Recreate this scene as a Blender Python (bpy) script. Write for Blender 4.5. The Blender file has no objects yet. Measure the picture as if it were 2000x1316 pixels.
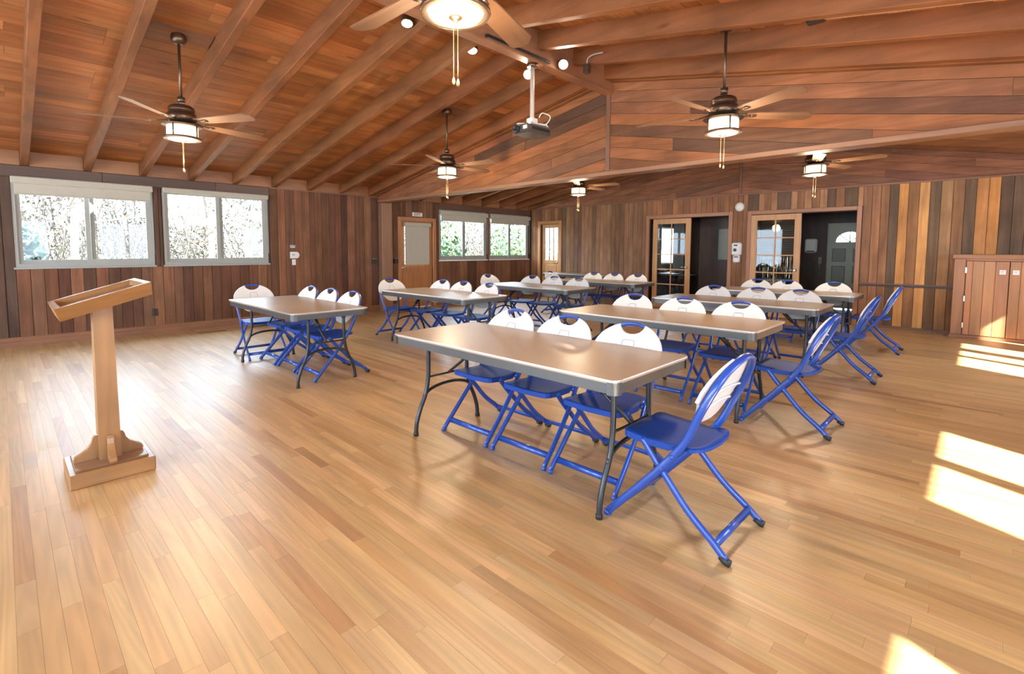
import bpy, math, random
from mathutils import Vector, Matrix
rnd = random.Random(7)
D = bpy.data
SC = bpy.context.scene
COL = SC.collection
PI = math.pi

# ------------------------------------------------------------------ camera
F_PX, CX, CY, EYE = 955.867, 995.953, 555.126, 1.36
yaw, pitch, roll = 0.766770511, 0.0714778723, 0.00331791778
fw = Vector((-math.sin(yaw)*math.cos(pitch), math.cos(yaw)*math.cos(pitch), -math.sin(pitch)))
rt = Vector((math.cos(yaw), math.sin(yaw), 0)); up = rt.cross(fw)
c_, s_ = math.cos(roll), math.sin(roll)
rt, up = rt*c_+up*s_, up*c_-rt*s_
cam = D.cameras.new('camera'); co = D.objects.new('camera', cam); COL.objects.link(co)
cam.sensor_width = 36; cam.sensor_fit = 'HORIZONTAL'; cam.lens = 36*F_PX/2000
cam.shift_x = (1000-CX)/2000; cam.shift_y = (CY-658)/2000
cam.clip_start = .05; cam.clip_end = 300
m = Matrix.Identity(4)
for i in range(3):
    m[i][0], m[i][1], m[i][2] = rt[i], up[i], -fw[i]
m[2][3] = EYE
co.matrix_world = m
SC.camera = co

# ------------------------------------------------------------------ world, sun, exposure
w = D.worlds.new('sky'); SC.world = w; w.use_nodes = True
bg = w.node_tree.nodes['Background']
bg.inputs[0].default_value = (.67, .83, 1.0, 1); bg.inputs[1].default_value = 5.8
SUN_DIR = Vector((-1, .48, -.911))
sl = D.lights.new('sun', 'SUN'); sl.energy = 16; sl.angle = math.radians(.9); sl.color = (1, .95, .86)
so = D.objects.new('sun', sl); COL.objects.link(so)
so.rotation_euler = SUN_DIR.to_track_quat('-Z', 'Y').to_euler(); so.location = (20, -8, 20)
SC.view_settings.view_transform = 'Standard'; SC.view_settings.look = 'None'
SC.view_settings.exposure = 1.78; SC.view_settings.gamma = 1; SC.view_settings.use_curve_mapping = False
try:
    SC.cycles.use_denoising = True
    SC.cycles.max_bounces = 8; SC.cycles.diffuse_bounces = 4; SC.cycles.glossy_bounces = 3
    SC.cycles.transparent_max_bounces = 12; SC.cycles.sample_clamp_indirect = 8
    SC.cycles.use_adaptive_sampling = True; SC.cycles.adaptive_threshold = .05
    SC.cycles.caustics_reflective = False; SC.cycles.caustics_refractive = False
except Exception: pass

def portal(loc, sx, sy, direction):
    l = D.lights.new('daylight_portal', 'AREA'); l.shape = 'RECTANGLE'; l.size = sx; l.size_y = sy
    l.energy = 1; l.cycles.is_portal = True
    o = D.objects.new('daylight_portal', l); COL.objects.link(o); o.location = loc
    o.rotation_euler = Vector(direction).to_track_quat('-Z', 'Y').to_euler()

# ------------------------------------------------------------------ room numbers
XL, XRW, YB, YF = -9.5, 2.12, 10.73, -3.2          # left wall, right wall, back wall, front wall
XR, ZB, SLOPE, RDEP = -3.69, 3.56, .186, .19       # ridge, rafter underside at the ridge, pitch, rafter depth
def zbot(x): return ZB - SLOPE*abs(x-XR)
def zceil(x): return zbot(x) + RDEP
YG0, YG1, ZG = 5.72, 5.90, 2.41                    # gable partition
WIN_L = [(.13, 1.70), (1.83, 3.43), (7.39, 8.96), (9.07, 10.62)]
WZ0, WZ1 = 1.09, 2.315
WIN_R = [(-.42, .32), (.35, 1.05), (2.31, 2.98), (3.08, 3.78), (6.71, 7.42), (7.50, 7.93), (8.13, 8.68), (9.33, 9.50)]
RZ0, RZ1 = .95, 2.178
FILL_F = [(-8.6, -6.6), (-5.6, -3.6), (-2.7, -.7), (.2, 1.7)]  # unseen front-wall openings, added to give soft fill from behind the camera
FZ0, FZ1 = .6, 2.3
for a, b in WIN_L: portal((XL-.02, (a+b)/2, (WZ0+WZ1)/2), WZ1-WZ0, b-a, (1, 0, 0))
for a, b in WIN_R: portal((XRW+.02, (a+b)/2, (RZ0+RZ1)/2), RZ1-RZ0, b-a, (-1, 0, 0))
for a, b in FILL_F: portal(((a+b)/2, YF-.02, (FZ0+FZ1)/2), b-a, FZ1-FZ0, (0, 1, 0))

# ------------------------------------------------------------------ mesh helpers
class MB:
    def __init__(s): s.v = []; s.f = []; s.sm = []; s.mi = []; s.col = []; s.cur = 0; s.cc = None
    def add(s, vs, fs, smooth=False):
        n = len(s.v); s.v += [tuple(p) for p in vs]
        for f in fs:
            s.f.append(tuple(i+n for i in f)); s.sm.append(smooth); s.mi.append(s.cur); s.col.append(s.cc)
        return s
    def box(s, x0, x1, y0, y1, z0, z1):
        vs = [(x, y, z) for z in (z0, z1) for y in (y0, y1) for x in (x0, x1)]
        return s.add(vs, [(0, 2, 3, 1), (4, 5, 7, 6), (0, 1, 5, 4), (2, 6, 7, 3), (0, 4, 6, 2), (1, 3, 7, 5)])
    def hexa(s, a, b):   # two quads (bottom, top)
        return s.add(list(a)+list(b), [(3, 2, 1, 0), (4, 5, 6, 7), (0, 1, 5, 4), (1, 2, 6, 5), (2, 3, 7, 6), (3, 0, 4, 7)])
    def cbox(s, x0, x1, y0, y1, z0, z1, c):   # chamfered box (all vertical + horizontal edges softened)
        rings = []
        for z, k in ((z0, c), (z0+c, 0), (z1-c, 0), (z1, c)):
            a, b, d, e = x0+k, x1-k, y0+k, y1-k
            rings.append([(a+c, d, z), (b-c, d, z), (b, d+c, z), (b, e-c, z), (b-c, e, z), (a+c, e, z), (a, e-c, z), (a, d+c, z)])
        return s.loft(rings, caps=True)
    def loft(s, rings, caps=True, closed=True, smooth=False):
        n = len(rings[0]); vs = [p for r in rings for p in r]; fs = []
        for i in range(len(rings)-1):
            for j in range(n if closed else n-1):
                k = (j+1) % n
                fs.append((i*n+j, i*n+k, (i+1)*n+k, (i+1)*n+j))
        if caps:
            fs.append(tuple(range(n-1, -1, -1))); fs.append(tuple((len(rings)-1)*n+j for j in range(n)))
        s.add(vs, fs, smooth)
        if caps and smooth: s.sm[-1] = s.sm[-2] = False
        return s
    def tube(s, pts, r, n=8, r2=None, upv=None, smooth=True, caps=True):
        """swept ellipse: r across, r2 along the frame's other axis"""
        P = [Vector(p) for p in pts]; rings = []; r2 = r2 or r
        prev = None
        for i, p in enumerate(P):
            t = (P[min(i+1, len(P)-1)] - P[max(i-1, 0)]).normalized()
            if upv is not None: a = Vector(upv)
            elif prev is not None: a = prev
            else: a = Vector((0, 0, 1)) if abs(t.z) < .9 else Vector((1, 0, 0))
            a = (a - t*a.dot(t)).normalized(); b = t.cross(a); prev = a
            rings.append([tuple(p + a*(r*math.cos(2*PI*k/n)) + b*(r2*math.sin(2*PI*k/n))) for k in range(n)])
        return s.loft(rings, caps=caps, smooth=smooth)
    def lathe(s, prof, n=24, c=(0, 0, 0), smooth=True, caps=True, axis='z'):
        rings = []
        for r, z in prof:
            ring = []
            for k in range(n):
                x, y = r*math.cos(2*PI*k/n), r*math.sin(2*PI*k/n)
                q = (x, y, z) if axis == 'z' else ((z, x, y) if axis == 'x' else (y, z, x))
                ring.append((q[0]+c[0], q[1]+c[1], q[2]+c[2]))
            rings.append(ring)
        return s.loft(rings, caps=caps, smooth=smooth)
    def prism(s, poly, vec):
        """poly: list of 3d points (planar), extruded by vec"""
        n = len(poly); v = Vector(vec)
        vs = [tuple(p) for p in poly] + [tuple(Vector(p)+v) for p in poly]
        return s.add(vs, [tuple(range(n-1, -1, -1)), tuple(range(n, 2*n))] + [(i, (i+1) % n, n+(i+1) % n, n+i) for i in range(n)])
    def mesh(s, name, mats):
        me = D.meshes.new(name); me.from_pydata(s.v, [], s.f)
        for mt in (mats if isinstance(mats, (list, tuple)) else [mats]): me.materials.append(mt)
        me.polygons.foreach_set('use_smooth', s.sm); me.polygons.foreach_set('material_index', s.mi)
        if any(c is not None for c in s.col):
            at = me.color_attributes.new('tint', 'FLOAT_COLOR', 'CORNER')
            buf = []
            for f, c in zip(s.f, s.col): buf += list((*(c or (1, 1, 1)), 1))*len(f)
            at.data.foreach_set('color', buf)
        me.update(); return me
    def obj(s, name, mats, parent=None, color=None, loc=None):
        return link(s.mesh(name, mats), name, parent, color, loc)

def link(me, name, parent=None, color=None, loc=None):
    o = D.objects.new(name, me); COL.objects.link(o)
    if parent is not None: o.parent = parent
    if color is not None: o.color = (*color, 1)
    if loc is not None: o.location = loc
    return o
def empty(name, loc=(0, 0, 0), rz=0):
    o = D.objects.new(name, None); o.empty_display_size = .1; COL.objects.link(o)
    o.location = loc; o.rotation_euler = (0, 0, rz); return o
def tag(o, label, cat, group=None):
    o['label'] = label; o['category'] = cat
    if group: o['group'] = group
    return o
def struct(o, label=None):
    o['kind'] = 'structure'
    if label: o['label'] = label
    return o
def copy_tree(o, parent=None):
    c = o.copy(); COL.objects.link(c); c.parent = parent
    for ch in o.children: copy_tree(ch, c)
    return c
def jit(c, a=.12, b=.04):
    k = 1 + rnd.uniform(-a, a); return tuple(max(.004, x*k*(1+rnd.uniform(-b, b))) for x in c)

# ------------------------------------------------------------------ materials
def nodes(name):
    mt = D.materials.new(name); mt.use_nodes = True; nt = mt.node_tree
    return mt, nt, nt.nodes['Principled BSDF']
def plain(name, col, rough=.5, metal=0, spec=.5, coat=0, bump=0, bscale=200):
    mt, nt, b = nodes(name)
    n = nt.nodes.new('ShaderNodeTexNoise'); n.inputs['Scale'].default_value = 9; n.inputs['Detail'].default_value = 4
    tc = nt.nodes.new('ShaderNodeTexCoord'); nt.links.new(tc.outputs['Object'], n.inputs['Vector'])
    mp = nt.nodes.new('ShaderNodeMapRange'); mp.inputs[3].default_value = .92; mp.inputs[4].default_value = 1.08
    nt.links.new(n.outputs['Fac'], mp.inputs[0])
    vm = nt.nodes.new('ShaderNodeVectorMath'); vm.operation = 'SCALE'; vm.inputs[0].default_value = col
    nt.links.new(mp.outputs[0], vm.inputs['Scale']); nt.links.new(vm.outputs[0], b.inputs['Base Color'])
    b.inputs['Roughness'].default_value = rough; b.inputs['Metallic'].default_value = metal
    b.inputs['Specular IOR Level'].default_value = spec; b.inputs['Coat Weight'].default_value = coat
    if bump:
        n2 = nt.nodes.new('ShaderNodeTexNoise'); n2.inputs['Scale'].default_value = bscale; nt.links.new(tc.outputs['Object'], n2.inputs['Vector'])
        bp = nt.nodes.new('ShaderNodeBump'); bp.inputs['Strength'].default_value = bump; bp.inputs['Distance'].default_value = .002
        nt.links.new(n2.outputs['Fac'], bp.inputs['Height']); nt.links.new(bp.outputs[0], b.inputs['Normal'])
    return mt
def emit(name, col, strength):
    mt, nt, b = nodes(name)
    b.inputs['Base Color'].default_value = (.9, .88, .82, 1)
    b.inputs['Emission Color'].default_value = (*col, 1); b.inputs['Emission Strength'].default_value = strength
    return mt
def glass(name, tint=(.96, .98, .98), refl=1.0):
    mt = D.materials.new(name); mt.use_nodes = True; nt = mt.node_tree; nt.nodes.clear()
    out = nt.nodes.new('ShaderNodeOutputMaterial'); mx = nt.nodes.new('ShaderNodeMixShader')
    tr = nt.nodes.new('ShaderNodeBsdfTransparent'); tr.inputs[0].default_value = (*tint, 1)
    gl = nt.nodes.new('ShaderNodeBsdfGlossy'); gl.inputs['Roughness'].default_value = .02
    fr = nt.nodes.new('ShaderNodeFresnel'); fr.inputs[0].default_value = 1.45
    mu = nt.nodes.new('ShaderNodeMath'); mu.operation = 'MULTIPLY'; mu.inputs[1].default_value = refl
    ge = nt.nodes.new('ShaderNodeNewGeometry'); fs_ = nt.nodes.new('ShaderNodeMath'); fs_.operation = 'SUBTRACT'; fs_.inputs[0].default_value = 1   # only the entry face of a thin pane reflects
    m0 = nt.nodes.new('ShaderNodeMath'); m0.operation = 'MULTIPLY'
    nt.links.new(ge.outputs['Backfacing'], fs_.inputs[1]); nt.links.new(fr.outputs[0], m0.inputs[0]); nt.links.new(fs_.outputs[0], m0.inputs[1])
    nt.links.new(m0.outputs[0], mu.inputs[0]); nt.links.new(mu.outputs[0], mx.inputs[0])
    nt.links.new(tr.outputs[0], mx.inputs[1]); nt.links.new(gl.outputs[0], mx.inputs[2]); nt.links.new(mx.outputs[0], out.inputs[0])
    return mt
def wood(name, axis, rough=.5, grain=(.62, 1.18), cross=16, along=1.1, src='object', col=(1, 1, 1), coat=0, bump=.25, blotch=.18, spec=.5, fine=90, rings=False, knots=0):
    """board wood: colour from the object colour (or a corner attribute), grain stretched along an axis"""
    mt, nt, b = nodes(name); L = nt.links.new
    geo = nt.nodes.new('ShaderNodeNewGeometry'); oi = nt.nodes.new('ShaderNodeObjectInfo')
    if src == 'local':
        tc = nt.nodes.new('ShaderNodeTexCoord'); pos = tc.outputs['Object']
    else: pos = geo.outputs['Position']
    ra = nt.nodes.new('ShaderNodeMath'); ra.operation = 'ADD'
    L(oi.outputs['Random'], ra.inputs[0]); L(geo.outputs['Random Per Island'], ra.inputs[1])
    rv = nt.nodes.new('ShaderNodeCombineXYZ')
    for i, k in enumerate((17.3, 31.7, 23.9)):
        mm = nt.nodes.new('ShaderNodeMath'); mm.operation = 'MULTIPLY'; mm.inputs[1].default_value = k; L(ra.outputs[0], mm.inputs[0]); L(mm.outputs[0], rv.inputs[i])
    av = nt.nodes.new('ShaderNodeVectorMath'); av.operation = 'ADD'; L(pos, av.inputs[0]); L(rv.outputs[0], av.inputs[1])
    def noise(sc, detail, dist=0):
        ms = nt.nodes.new('ShaderNodeVectorMath'); ms.operation = 'MULTIPLY'; ms.inputs[1].default_value = sc; L(av.outputs[0], ms.inputs[0])
        n = nt.nodes.new('ShaderNodeTexNoise'); n.inputs['Scale'].default_value = 1; n.inputs['Detail'].default_value = detail
        n.inputs['Distortion'].default_value = dist; L(ms.outputs[0], n.inputs['Vector']); return n.outputs['Fac']
    def vec(a, c): return tuple(a if i == axis else c for i in range(3))
    g = noise(vec(along, cross), 6, .6)
    if rings:
        ms = nt.nodes.new('ShaderNodeVectorMath'); ms.operation = 'MULTIPLY'; ms.inputs[1].default_value = vec(.55, 7); L(av.outputs[0], ms.inputs[0])
        wv = nt.nodes.new('ShaderNodeTexNoise'); wv.inputs['Scale'].default_value = 1; wv.inputs['Detail'].default_value = 1; L(ms.outputs[0], wv.inputs['Vector'])
        m1 = nt.nodes.new('ShaderNodeMath'); m1.operation = 'MULTIPLY'; m1.inputs[1].default_value = 70; L(wv.outputs['Fac'], m1.inputs[0])
        m2 = nt.nodes.new('ShaderNodeMath'); m2.operation = 'SINE'; L(m1.outputs[0], m2.inputs[0])
        m3 = nt.nodes.new('ShaderNodeMath'); m3.operation = 'MULTIPLY_ADD'; m3.inputs[1].default_value = .10; L(m2.outputs[0], m3.inputs[0]); L(g, m3.inputs[2]); g = m3.outputs[0]
    mp = nt.nodes.new('ShaderNodeMapRange'); mp.inputs[1].default_value = .28; mp.inputs[2].default_value = .72
    mp.inputs[3].default_value = grain[0]; mp.inputs[4].default_value = grain[1]; L(g, mp.inputs[0])
    bl = noise((2.1, 2.1, 2.1), 3)
    mb = nt.nodes.new('ShaderNodeMapRange'); mb.inputs[1].default_value = .3; mb.inputs[2].default_value = .7
    mb.inputs[3].default_value = 1-blotch; mb.inputs[4].default_value = 1+blotch; L(bl, mb.inputs[0])
    mu = nt.nodes.new('ShaderNodeMath'); mu.operation = 'MULTIPLY'; L(mp.outputs[0], mu.inputs[0]); L(mb.outputs[0], mu.inputs[1])
    val = mu.outputs[0]
    if knots:
        vo = nt.nodes.new('ShaderNodeTexVoronoi'); vo.inputs['Scale'].default_value = 1
        ms = nt.nodes.new('ShaderNodeVectorMath'); ms.operation = 'MULTIPLY'; ms.inputs[1].default_value = vec(1.3, 4.2); L(av.outputs[0], ms.inputs[0]); L(ms.outputs[0], vo.inputs['Vector'])
        mk = nt.nodes.new('ShaderNodeMapRange'); mk.inputs[1].default_value = .03; mk.inputs[2].default_value = .11; mk.inputs[3].default_value = 1-knots; mk.inputs[4].default_value = 1
        L(vo.outputs['Distance'], mk.inputs[0])
        mq = nt.nodes.new('ShaderNodeMath'); mq.operation = 'MULTIPLY'; L(val, mq.inputs[0]); L(mk.outputs[0], mq.inputs[1]); val = mq.outputs[0]
    sc = nt.nodes.new('ShaderNodeVectorMath'); sc.operation = 'SCALE'; L(val, sc.inputs['Scale'])
    if src == 'attr':
        a = nt.nodes.new('ShaderNodeVertexColor'); a.layer_name = 'tint'; L(a.outputs['Color'], sc.inputs[0])
    elif src == 'object': L(oi.outputs['Color'], sc.inputs[0])
    else: sc.inputs[0].default_value = col
    L(sc.outputs[0], b.inputs['Base Color'])
    b.inputs['Specular IOR Level'].default_value = spec; b.inputs['Coat Weight'].default_value = coat; b.inputs['Coat Roughness'].default_value = .12
    rr = nt.nodes.new('ShaderNodeMapRange'); rr.inputs[3].default_value = max(.05, rough-.06); rr.inputs[4].default_value = rough+.08; L(bl, rr.inputs[0]); L(rr.outputs[0], b.inputs['Roughness'])
    if bump:
        fn = noise(vec(fine*.12, fine), 4)
        bp = nt.nodes.new('ShaderNodeBump'); bp.inputs['Strength'].default_value = bump; bp.inputs['Distance'].default_value = .004
        L(fn, bp.inputs['Height']); L(bp.outputs[0], b.inputs['Normal'])
    return mt

M_FLOOR = wood('oak_floor', 0, rough=.39, grain=(.82, 1.12), cross=26, along=1.2, coat=0, bump=.03, blotch=.07, rings=True, spec=.95)
M_FLOORR = wood('oak_floor_far', 0, rough=.39, grain=(.82, 1.12), cross=26, along=1.2, src='attr', coat=0, bump=.03, blotch=.07, spec=.95)
M_WALLV = wood('wall_board', 2, rough=.6, spec=.25, grain=(.70, 1.2), bump=.35, blotch=.2)
M_CEILY = wood('ceiling_plank', 1, rough=.55, spec=.3, grain=(.74, 1.2), bump=.2, knots=.5)
M_CEILX = wood('rafter_timber', 0, rough=.55, spec=.3, grain=(.74, 1.18), bump=.2, cross=11, knots=.45)
M_BEAM = wood('beam_timber', 1, rough=.55, spec=.3, grain=(.74, 1.18), bump=.3, cross=11)
M_GAB = wood('gable_board', 0, rough=.6, spec=.25, grain=(.66, 1.2), bump=.4, blotch=.22)
M_TRIMX = wood('trim_wood_x', 0, rough=.4, grain=(.8, 1.12), bump=.06, blotch=.08)
M_TRIMY = wood('trim_wood_y', 1, rough=.4, grain=(.8, 1.12), bump=.06, blotch=.08)
M_TRIMZ = wood('trim_wood_z', 2, rough=.4, grain=(.8, 1.12), bump=.06, blotch=.08)
M_BLADE = wood('fan_blade_wood', 0, rough=.4, grain=(.75, 1.15), src='local', col=(.21, .108, .056), bump=.03)
M_DARK = plain('dark_backing', (.05, .028, .018), .8)
M_ROOF = plain('roof_deck', (.12, .07, .045), .8)
M_WHITEV = plain('white_vinyl_shaded', (.34, .35, .32), .45)  # white frames seen against the light; their backlit shade is put into the grey
M_BLIND = plain('blind_fabric', (.47, .44, .36), .8, bump=.1, bscale=900)
M_GLASS = glass('window_glass'); M_GLASS2 = glass('door_glass', (.85, .86, .84), 1.3)
M_BLUE = plain('blue_enamel', (.014, .068, .36), .28, spec=.6, coat=.3)
M_SEAT = plain('blue_seat', (.008, .052, .29), .5, spec=.3)
M_WHITEP = plain('white_plastic', (.70, .70, .69), .35)
M_EMB = plain('grey_emboss', (.42, .43, .48), .4)
M_BLACKR = plain('black_rubber', (.02, .022, .025), .5)
M_LEGS = plain('grey_steel_tube', (.045, .048, .052), .34, metal=.55)
M_APRON = plain('grey_steel_apron', (.12, .125, .125), .38, metal=.65)
M_EDGE = plain('bright_edge', (.62, .60, .56), .3, metal=.7)
M_TOP = wood('tan_laminate', 0, rough=.33, grain=(.93, 1.06), cross=5, along=1.5, src='local', col=(.385, .285, .195), bump=0, blotch=.05)
M_BRONZE = plain('antique_bronze', (.16, .10, .065), .35, metal=.85)
M_BRASS = plain('brass', (.30, .21, .11), .45, metal=.5)
M_CHROME = plain('chrome', (.75, .75, .75), .15, metal=1)
M_WHITEB = plain('white_paint', (.78, .77, .74), .45)
M_GREYP = plain('grey_plastic', (.36, .37, .39), .5)
M_BLACKP = plain('black_plastic', (.015, .014, .014), .4)
M_BROWNP = plain('brown_plastic', (.06, .03, .02), .45)
M_INK = plain('dark_ink', (.03, .03, .035), .7)
M_REDINK = plain('dark_red_ink', (.16, .03, .02), .7)
M_DRUM = emit('lit_frosted_glass', (1, .76, .40), .55)
M_SPOT = emit('lit_spot_lens', (1, .80, .52), 6)
M_PROJ = plain('projector_grey', (.075, .06, .05), .3)
M_POLE = plain('pale_pole', (.55, .46, .38), .4)
M_LECT = wood('lectern_oak_z', 2, rough=.35, grain=(.84, 1.1), src='local', col=(.37, .188, .072), bump=.04, coat=.2)
M_LECTY = wood('lectern_oak_y', 1, rough=.3, grain=(.80, 1.12), src='local', col=(.37, .188, .072), bump=.04, coat=.2)
M_LECTD = wood('lectern_tray_floor', 1, rough=.35, grain=(.8, 1.1), src='local', col=(.26, .125, .055), bump=.03, coat=.2)
M_PAPER = plain('white_paper', (.82, .82, .8), .8)
M_SAGE = plain('sage_paint', (.33, .35, .28), .45)
M_SAGED = plain('sage_recess_shade', (.20, .21, .17), .5)  # darker copy of the sage paint, recess shade put into its colour
M_SILVER = plain('silver_foil', (.70, .68, .58), .18, metal=1)

for mt_ in (M_FLOOR, M_FLOORR): mt_.node_tree.nodes['Principled BSDF'].inputs['IOR'].default_value = 1.8

# ------------------------------------------------------------------ palettes (linear albedo)
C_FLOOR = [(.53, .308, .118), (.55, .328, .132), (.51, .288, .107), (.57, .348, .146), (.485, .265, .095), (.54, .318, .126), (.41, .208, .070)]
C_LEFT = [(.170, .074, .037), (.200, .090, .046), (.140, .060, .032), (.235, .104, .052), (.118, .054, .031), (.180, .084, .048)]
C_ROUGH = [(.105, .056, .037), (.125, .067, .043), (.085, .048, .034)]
C_BACK = [(.27, .120, .052), (.32, .146, .064), (.23, .100, .046), (.295, .138, .066), (.20, .092, .047)]
C_CEIL = [(.33, .122, .038), (.37, .142, .046), (.29, .104, .032), (.395, .158, .056), (.34, .132, .044)]
C_RAFT = (.235, .088, .031)
C_GAB = [(.27, .100, .040), (.165, .074, .038), (.32, .122, .046), (.115, .056, .032), (.28, .115, .052)]
C_ORNG = (.48, .215, .075); C_HONEY = (.55, .28, .11)

# ------------------------------------------------------------------ floor
FX0, FX1, FY0, FY1 = XL, XRW, YF, YB
bs = MB(); bs.box(FX0-.3, FX1+.3, FY0-.3, FY1+.15, -.12, -.012)
floor = struct(bs.obj('floor', M_DARK), 'polished oak strip floor laid in random lengths')
BW = .061
def in_view(x, y, z):
    q = Vector((x, y, z-EYE)); d = q.dot(fw)
    if d < .2: return None
    return CX+F_PX*q.dot(rt)/d, CY-F_PX*q.dot(up)/d, d
boards = []
y = FY0; row = 0
while y < FY1-.001:
    y1 = min(y+BW, FY1); x = FX0 - rnd.uniform(0, .8)
    while x < FX1:
        ln = rnd.choice((.38, .55, .7, .85, 1.0, 1.2, 1.45)) * rnd.uniform(.9, 1.1)
        a, b = max(x, FX0), min(x+ln, FX1); x += ln
        if b-a > .03: boards.append((a, b, y, y1))
    y = y1
def shown(bd):
    s = 0
    for t in (.08, .5, .92):
        p = in_view(bd[0]+(bd[1]-bd[0])*t, (bd[2]+bd[3])/2, 0)
        if p and -10 < p[0] < 2010 and -10 < p[1] < 1330: s += (bd[1]-bd[0])*BW*EYE/p[2]**3
    return s
boards.sort(key=shown, reverse=True)
def bcol():
    r = rnd.random()
    return jit(C_FLOOR[6] if r < .05 else rnd.choice(C_FLOOR[:6]), .10, .03)
for i, (a, b, c, d) in enumerate(boards[:300]):
    g = .0003; h = .0003*rnd.random()
    MB().box(a+g-(a+b)/2, b-g-(a+b)/2, c+g-(c+d)/2, d-g-(c+d)/2, -.012, h).obj('floor_board', M_FLOOR, floor, bcol(), ((a+b)/2, (c+d)/2, 0))
fb = MB()
for a, b, c, d in boards[300:]:
    g = .0003; fb.cc = bcol(); fb.box(a+g, b-g, c+g, d-g, -.012, .0003*rnd.random())
o = fb.obj('floor_boards_beyond', M_FLOORR, floor); o['kind'] = 'stuff'

# ------------------------------------------------------------------ wall helpers
def slab_with_holes(mb, axis, p0, p1, u0, u1, z0, z1, holes):
    """slab across plane axis ('x' or 'y') from p0..p1, spanning u0..u1, z0..z1, with rectangular holes (u,u,z,z)"""
    us = sorted({u0, u1, *[h[0] for h in holes], *[h[1] for h in holes]})
    for a, b in zip(us[:-1], us[1:]):
        if b <= u0 or a >= u1: continue
        zs = [(z0, z1)]
        for h in holes:
            if h[0] <= a+1e-6 and h[1] >= b-1e-6:
                nz = []
                for q0, q1 in zs:
                    if h[2] > q0: nz.append((q0, min(h[2], q1)))
                    if h[3] < q1: nz.append((max(h[3], q0), q1))
                zs = [q for q in nz if q[1]-q[0] > 1e-5]
        for q0, q1 in zs:
            if axis == 'x': mb.box(p0, p1, a, b, q0, q1)
            else: mb.box(a, b, p0, p1, q0, q1)
def vboards(parent, axis, face, sgn, u0, u1, z0, z1, palette, wmin=.11, wmax=.17, thick=.016, mat=None, widths=None, cols=None):
    """vertical boards on a wall face; sgn = direction the face looks"""
    u = u0; k = 0
    while u < u1-1e-4:
        wd = widths[k % len(widths)] if widths else rnd.uniform(wmin, wmax)
        e = min(u+wd, u1)
        if u1-e < .04: e = u1
        t = thick + rnd.uniform(-.003, .004); g = .002
        a, b = face-.014*sgn, face+(t-.014)*sgn
        lo, hi = min(a, b), max(a, b)
        cu, cz, cf = (u+e)/2, (z0+z1)/2, (lo+hi)/2
        mb = MB(); hw, hh, hf = (e-u)/2-g, (z1-z0)/2, (hi-lo)/2; ch = .004
        # chamfered front edges
        if axis == 'x':
            s = sgn; f0, f1 = -hf*s, hf*s
            ring = [(f0, -hw, 0), (f1-ch*s, -hw, 0), (f1, -hw+ch, 0), (f1, hw-ch, 0), (f1-ch*s, hw, 0), (f0, hw, 0)]
            mb.loft([[(p[0], p[1], -hh) for p in ring], [(p[0], p[1], hh) for p in ring]]); loc = (cf, cu, cz)
        else:
            s = sgn; f0, f1 = -hf*s, hf*s
            ring = [(-hw, f0, 0), (-hw, f1-ch*s, 0), (-hw+ch, f1, 0), (hw-ch, f1, 0), (hw, f1-ch*s, 0), (hw, f0, 0)]
            mb.loft([[(p[0], p[1], -hh) for p in ring], [(p[0], p[1], hh) for p in ring]]); loc = (cu, cf, cz)
        c = cols[k % len(cols)] if cols else jit(rnd.choice(palette), .15, .04)
        mb.obj('wall_board', mat or M_WALLV, parent, c, loc)
        u = e; k += 1
def hboard(parent, axis, lo, hi, u0, u1, z0, z1, col, name='wall_board', mat=None):
    mb = MB(); c = .004
    if axis == 'x': mb.cbox(lo, hi, u0, u1, z0, z1, c); mt = mat or M_TRIMY
    else: mb.cbox(u0, u1, lo, hi, z0, z1, c); mt = mat or M_TRIMX
    return mb.obj(name, mt, parent, col)

# ------------------------------------------------------------------ left wall
LH = [(a, b, WZ0, WZ1) for a, b in WIN_L] + [(6.30, 7.19, 0, 2.0)]
wl = MB(); slab_with_holes(wl, 'x', XL-.14, XL-.014, YF, YB+.12, 0, 2.9, LH)
wall_left = struct(wl.obj('wall_left', M_DARK), 'long window wall of dark vertical redwood boards')
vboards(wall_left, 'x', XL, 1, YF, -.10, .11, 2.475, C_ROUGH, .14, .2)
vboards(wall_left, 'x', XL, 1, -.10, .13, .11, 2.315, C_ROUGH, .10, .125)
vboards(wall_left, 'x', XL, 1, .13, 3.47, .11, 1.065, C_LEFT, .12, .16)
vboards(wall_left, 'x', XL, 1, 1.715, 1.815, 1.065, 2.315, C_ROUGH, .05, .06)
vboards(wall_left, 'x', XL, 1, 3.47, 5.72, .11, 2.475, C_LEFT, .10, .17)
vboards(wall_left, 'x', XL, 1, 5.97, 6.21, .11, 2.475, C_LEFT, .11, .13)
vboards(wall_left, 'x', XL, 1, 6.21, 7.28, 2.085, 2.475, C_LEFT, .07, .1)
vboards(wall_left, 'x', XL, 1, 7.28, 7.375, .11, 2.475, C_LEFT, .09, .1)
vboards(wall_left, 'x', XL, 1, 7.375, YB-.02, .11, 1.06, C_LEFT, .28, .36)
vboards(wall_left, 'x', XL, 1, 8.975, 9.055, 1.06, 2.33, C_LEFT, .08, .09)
yy = -.10
for ln in (1.2, 1.5, .9):
    hboard(wall_left, 'x', XL-.014, XL+.004, yy+.001, min(yy+ln, 3.47)-.001, 2.32, 2.475, jit(C_ROUGH[0], .2)); yy += ln
hboard(wall_left, 'x', XL-.014, XL+.002, 7.39, YB-.02, 2.33, 2.475, (.15, .075, .048))
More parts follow.
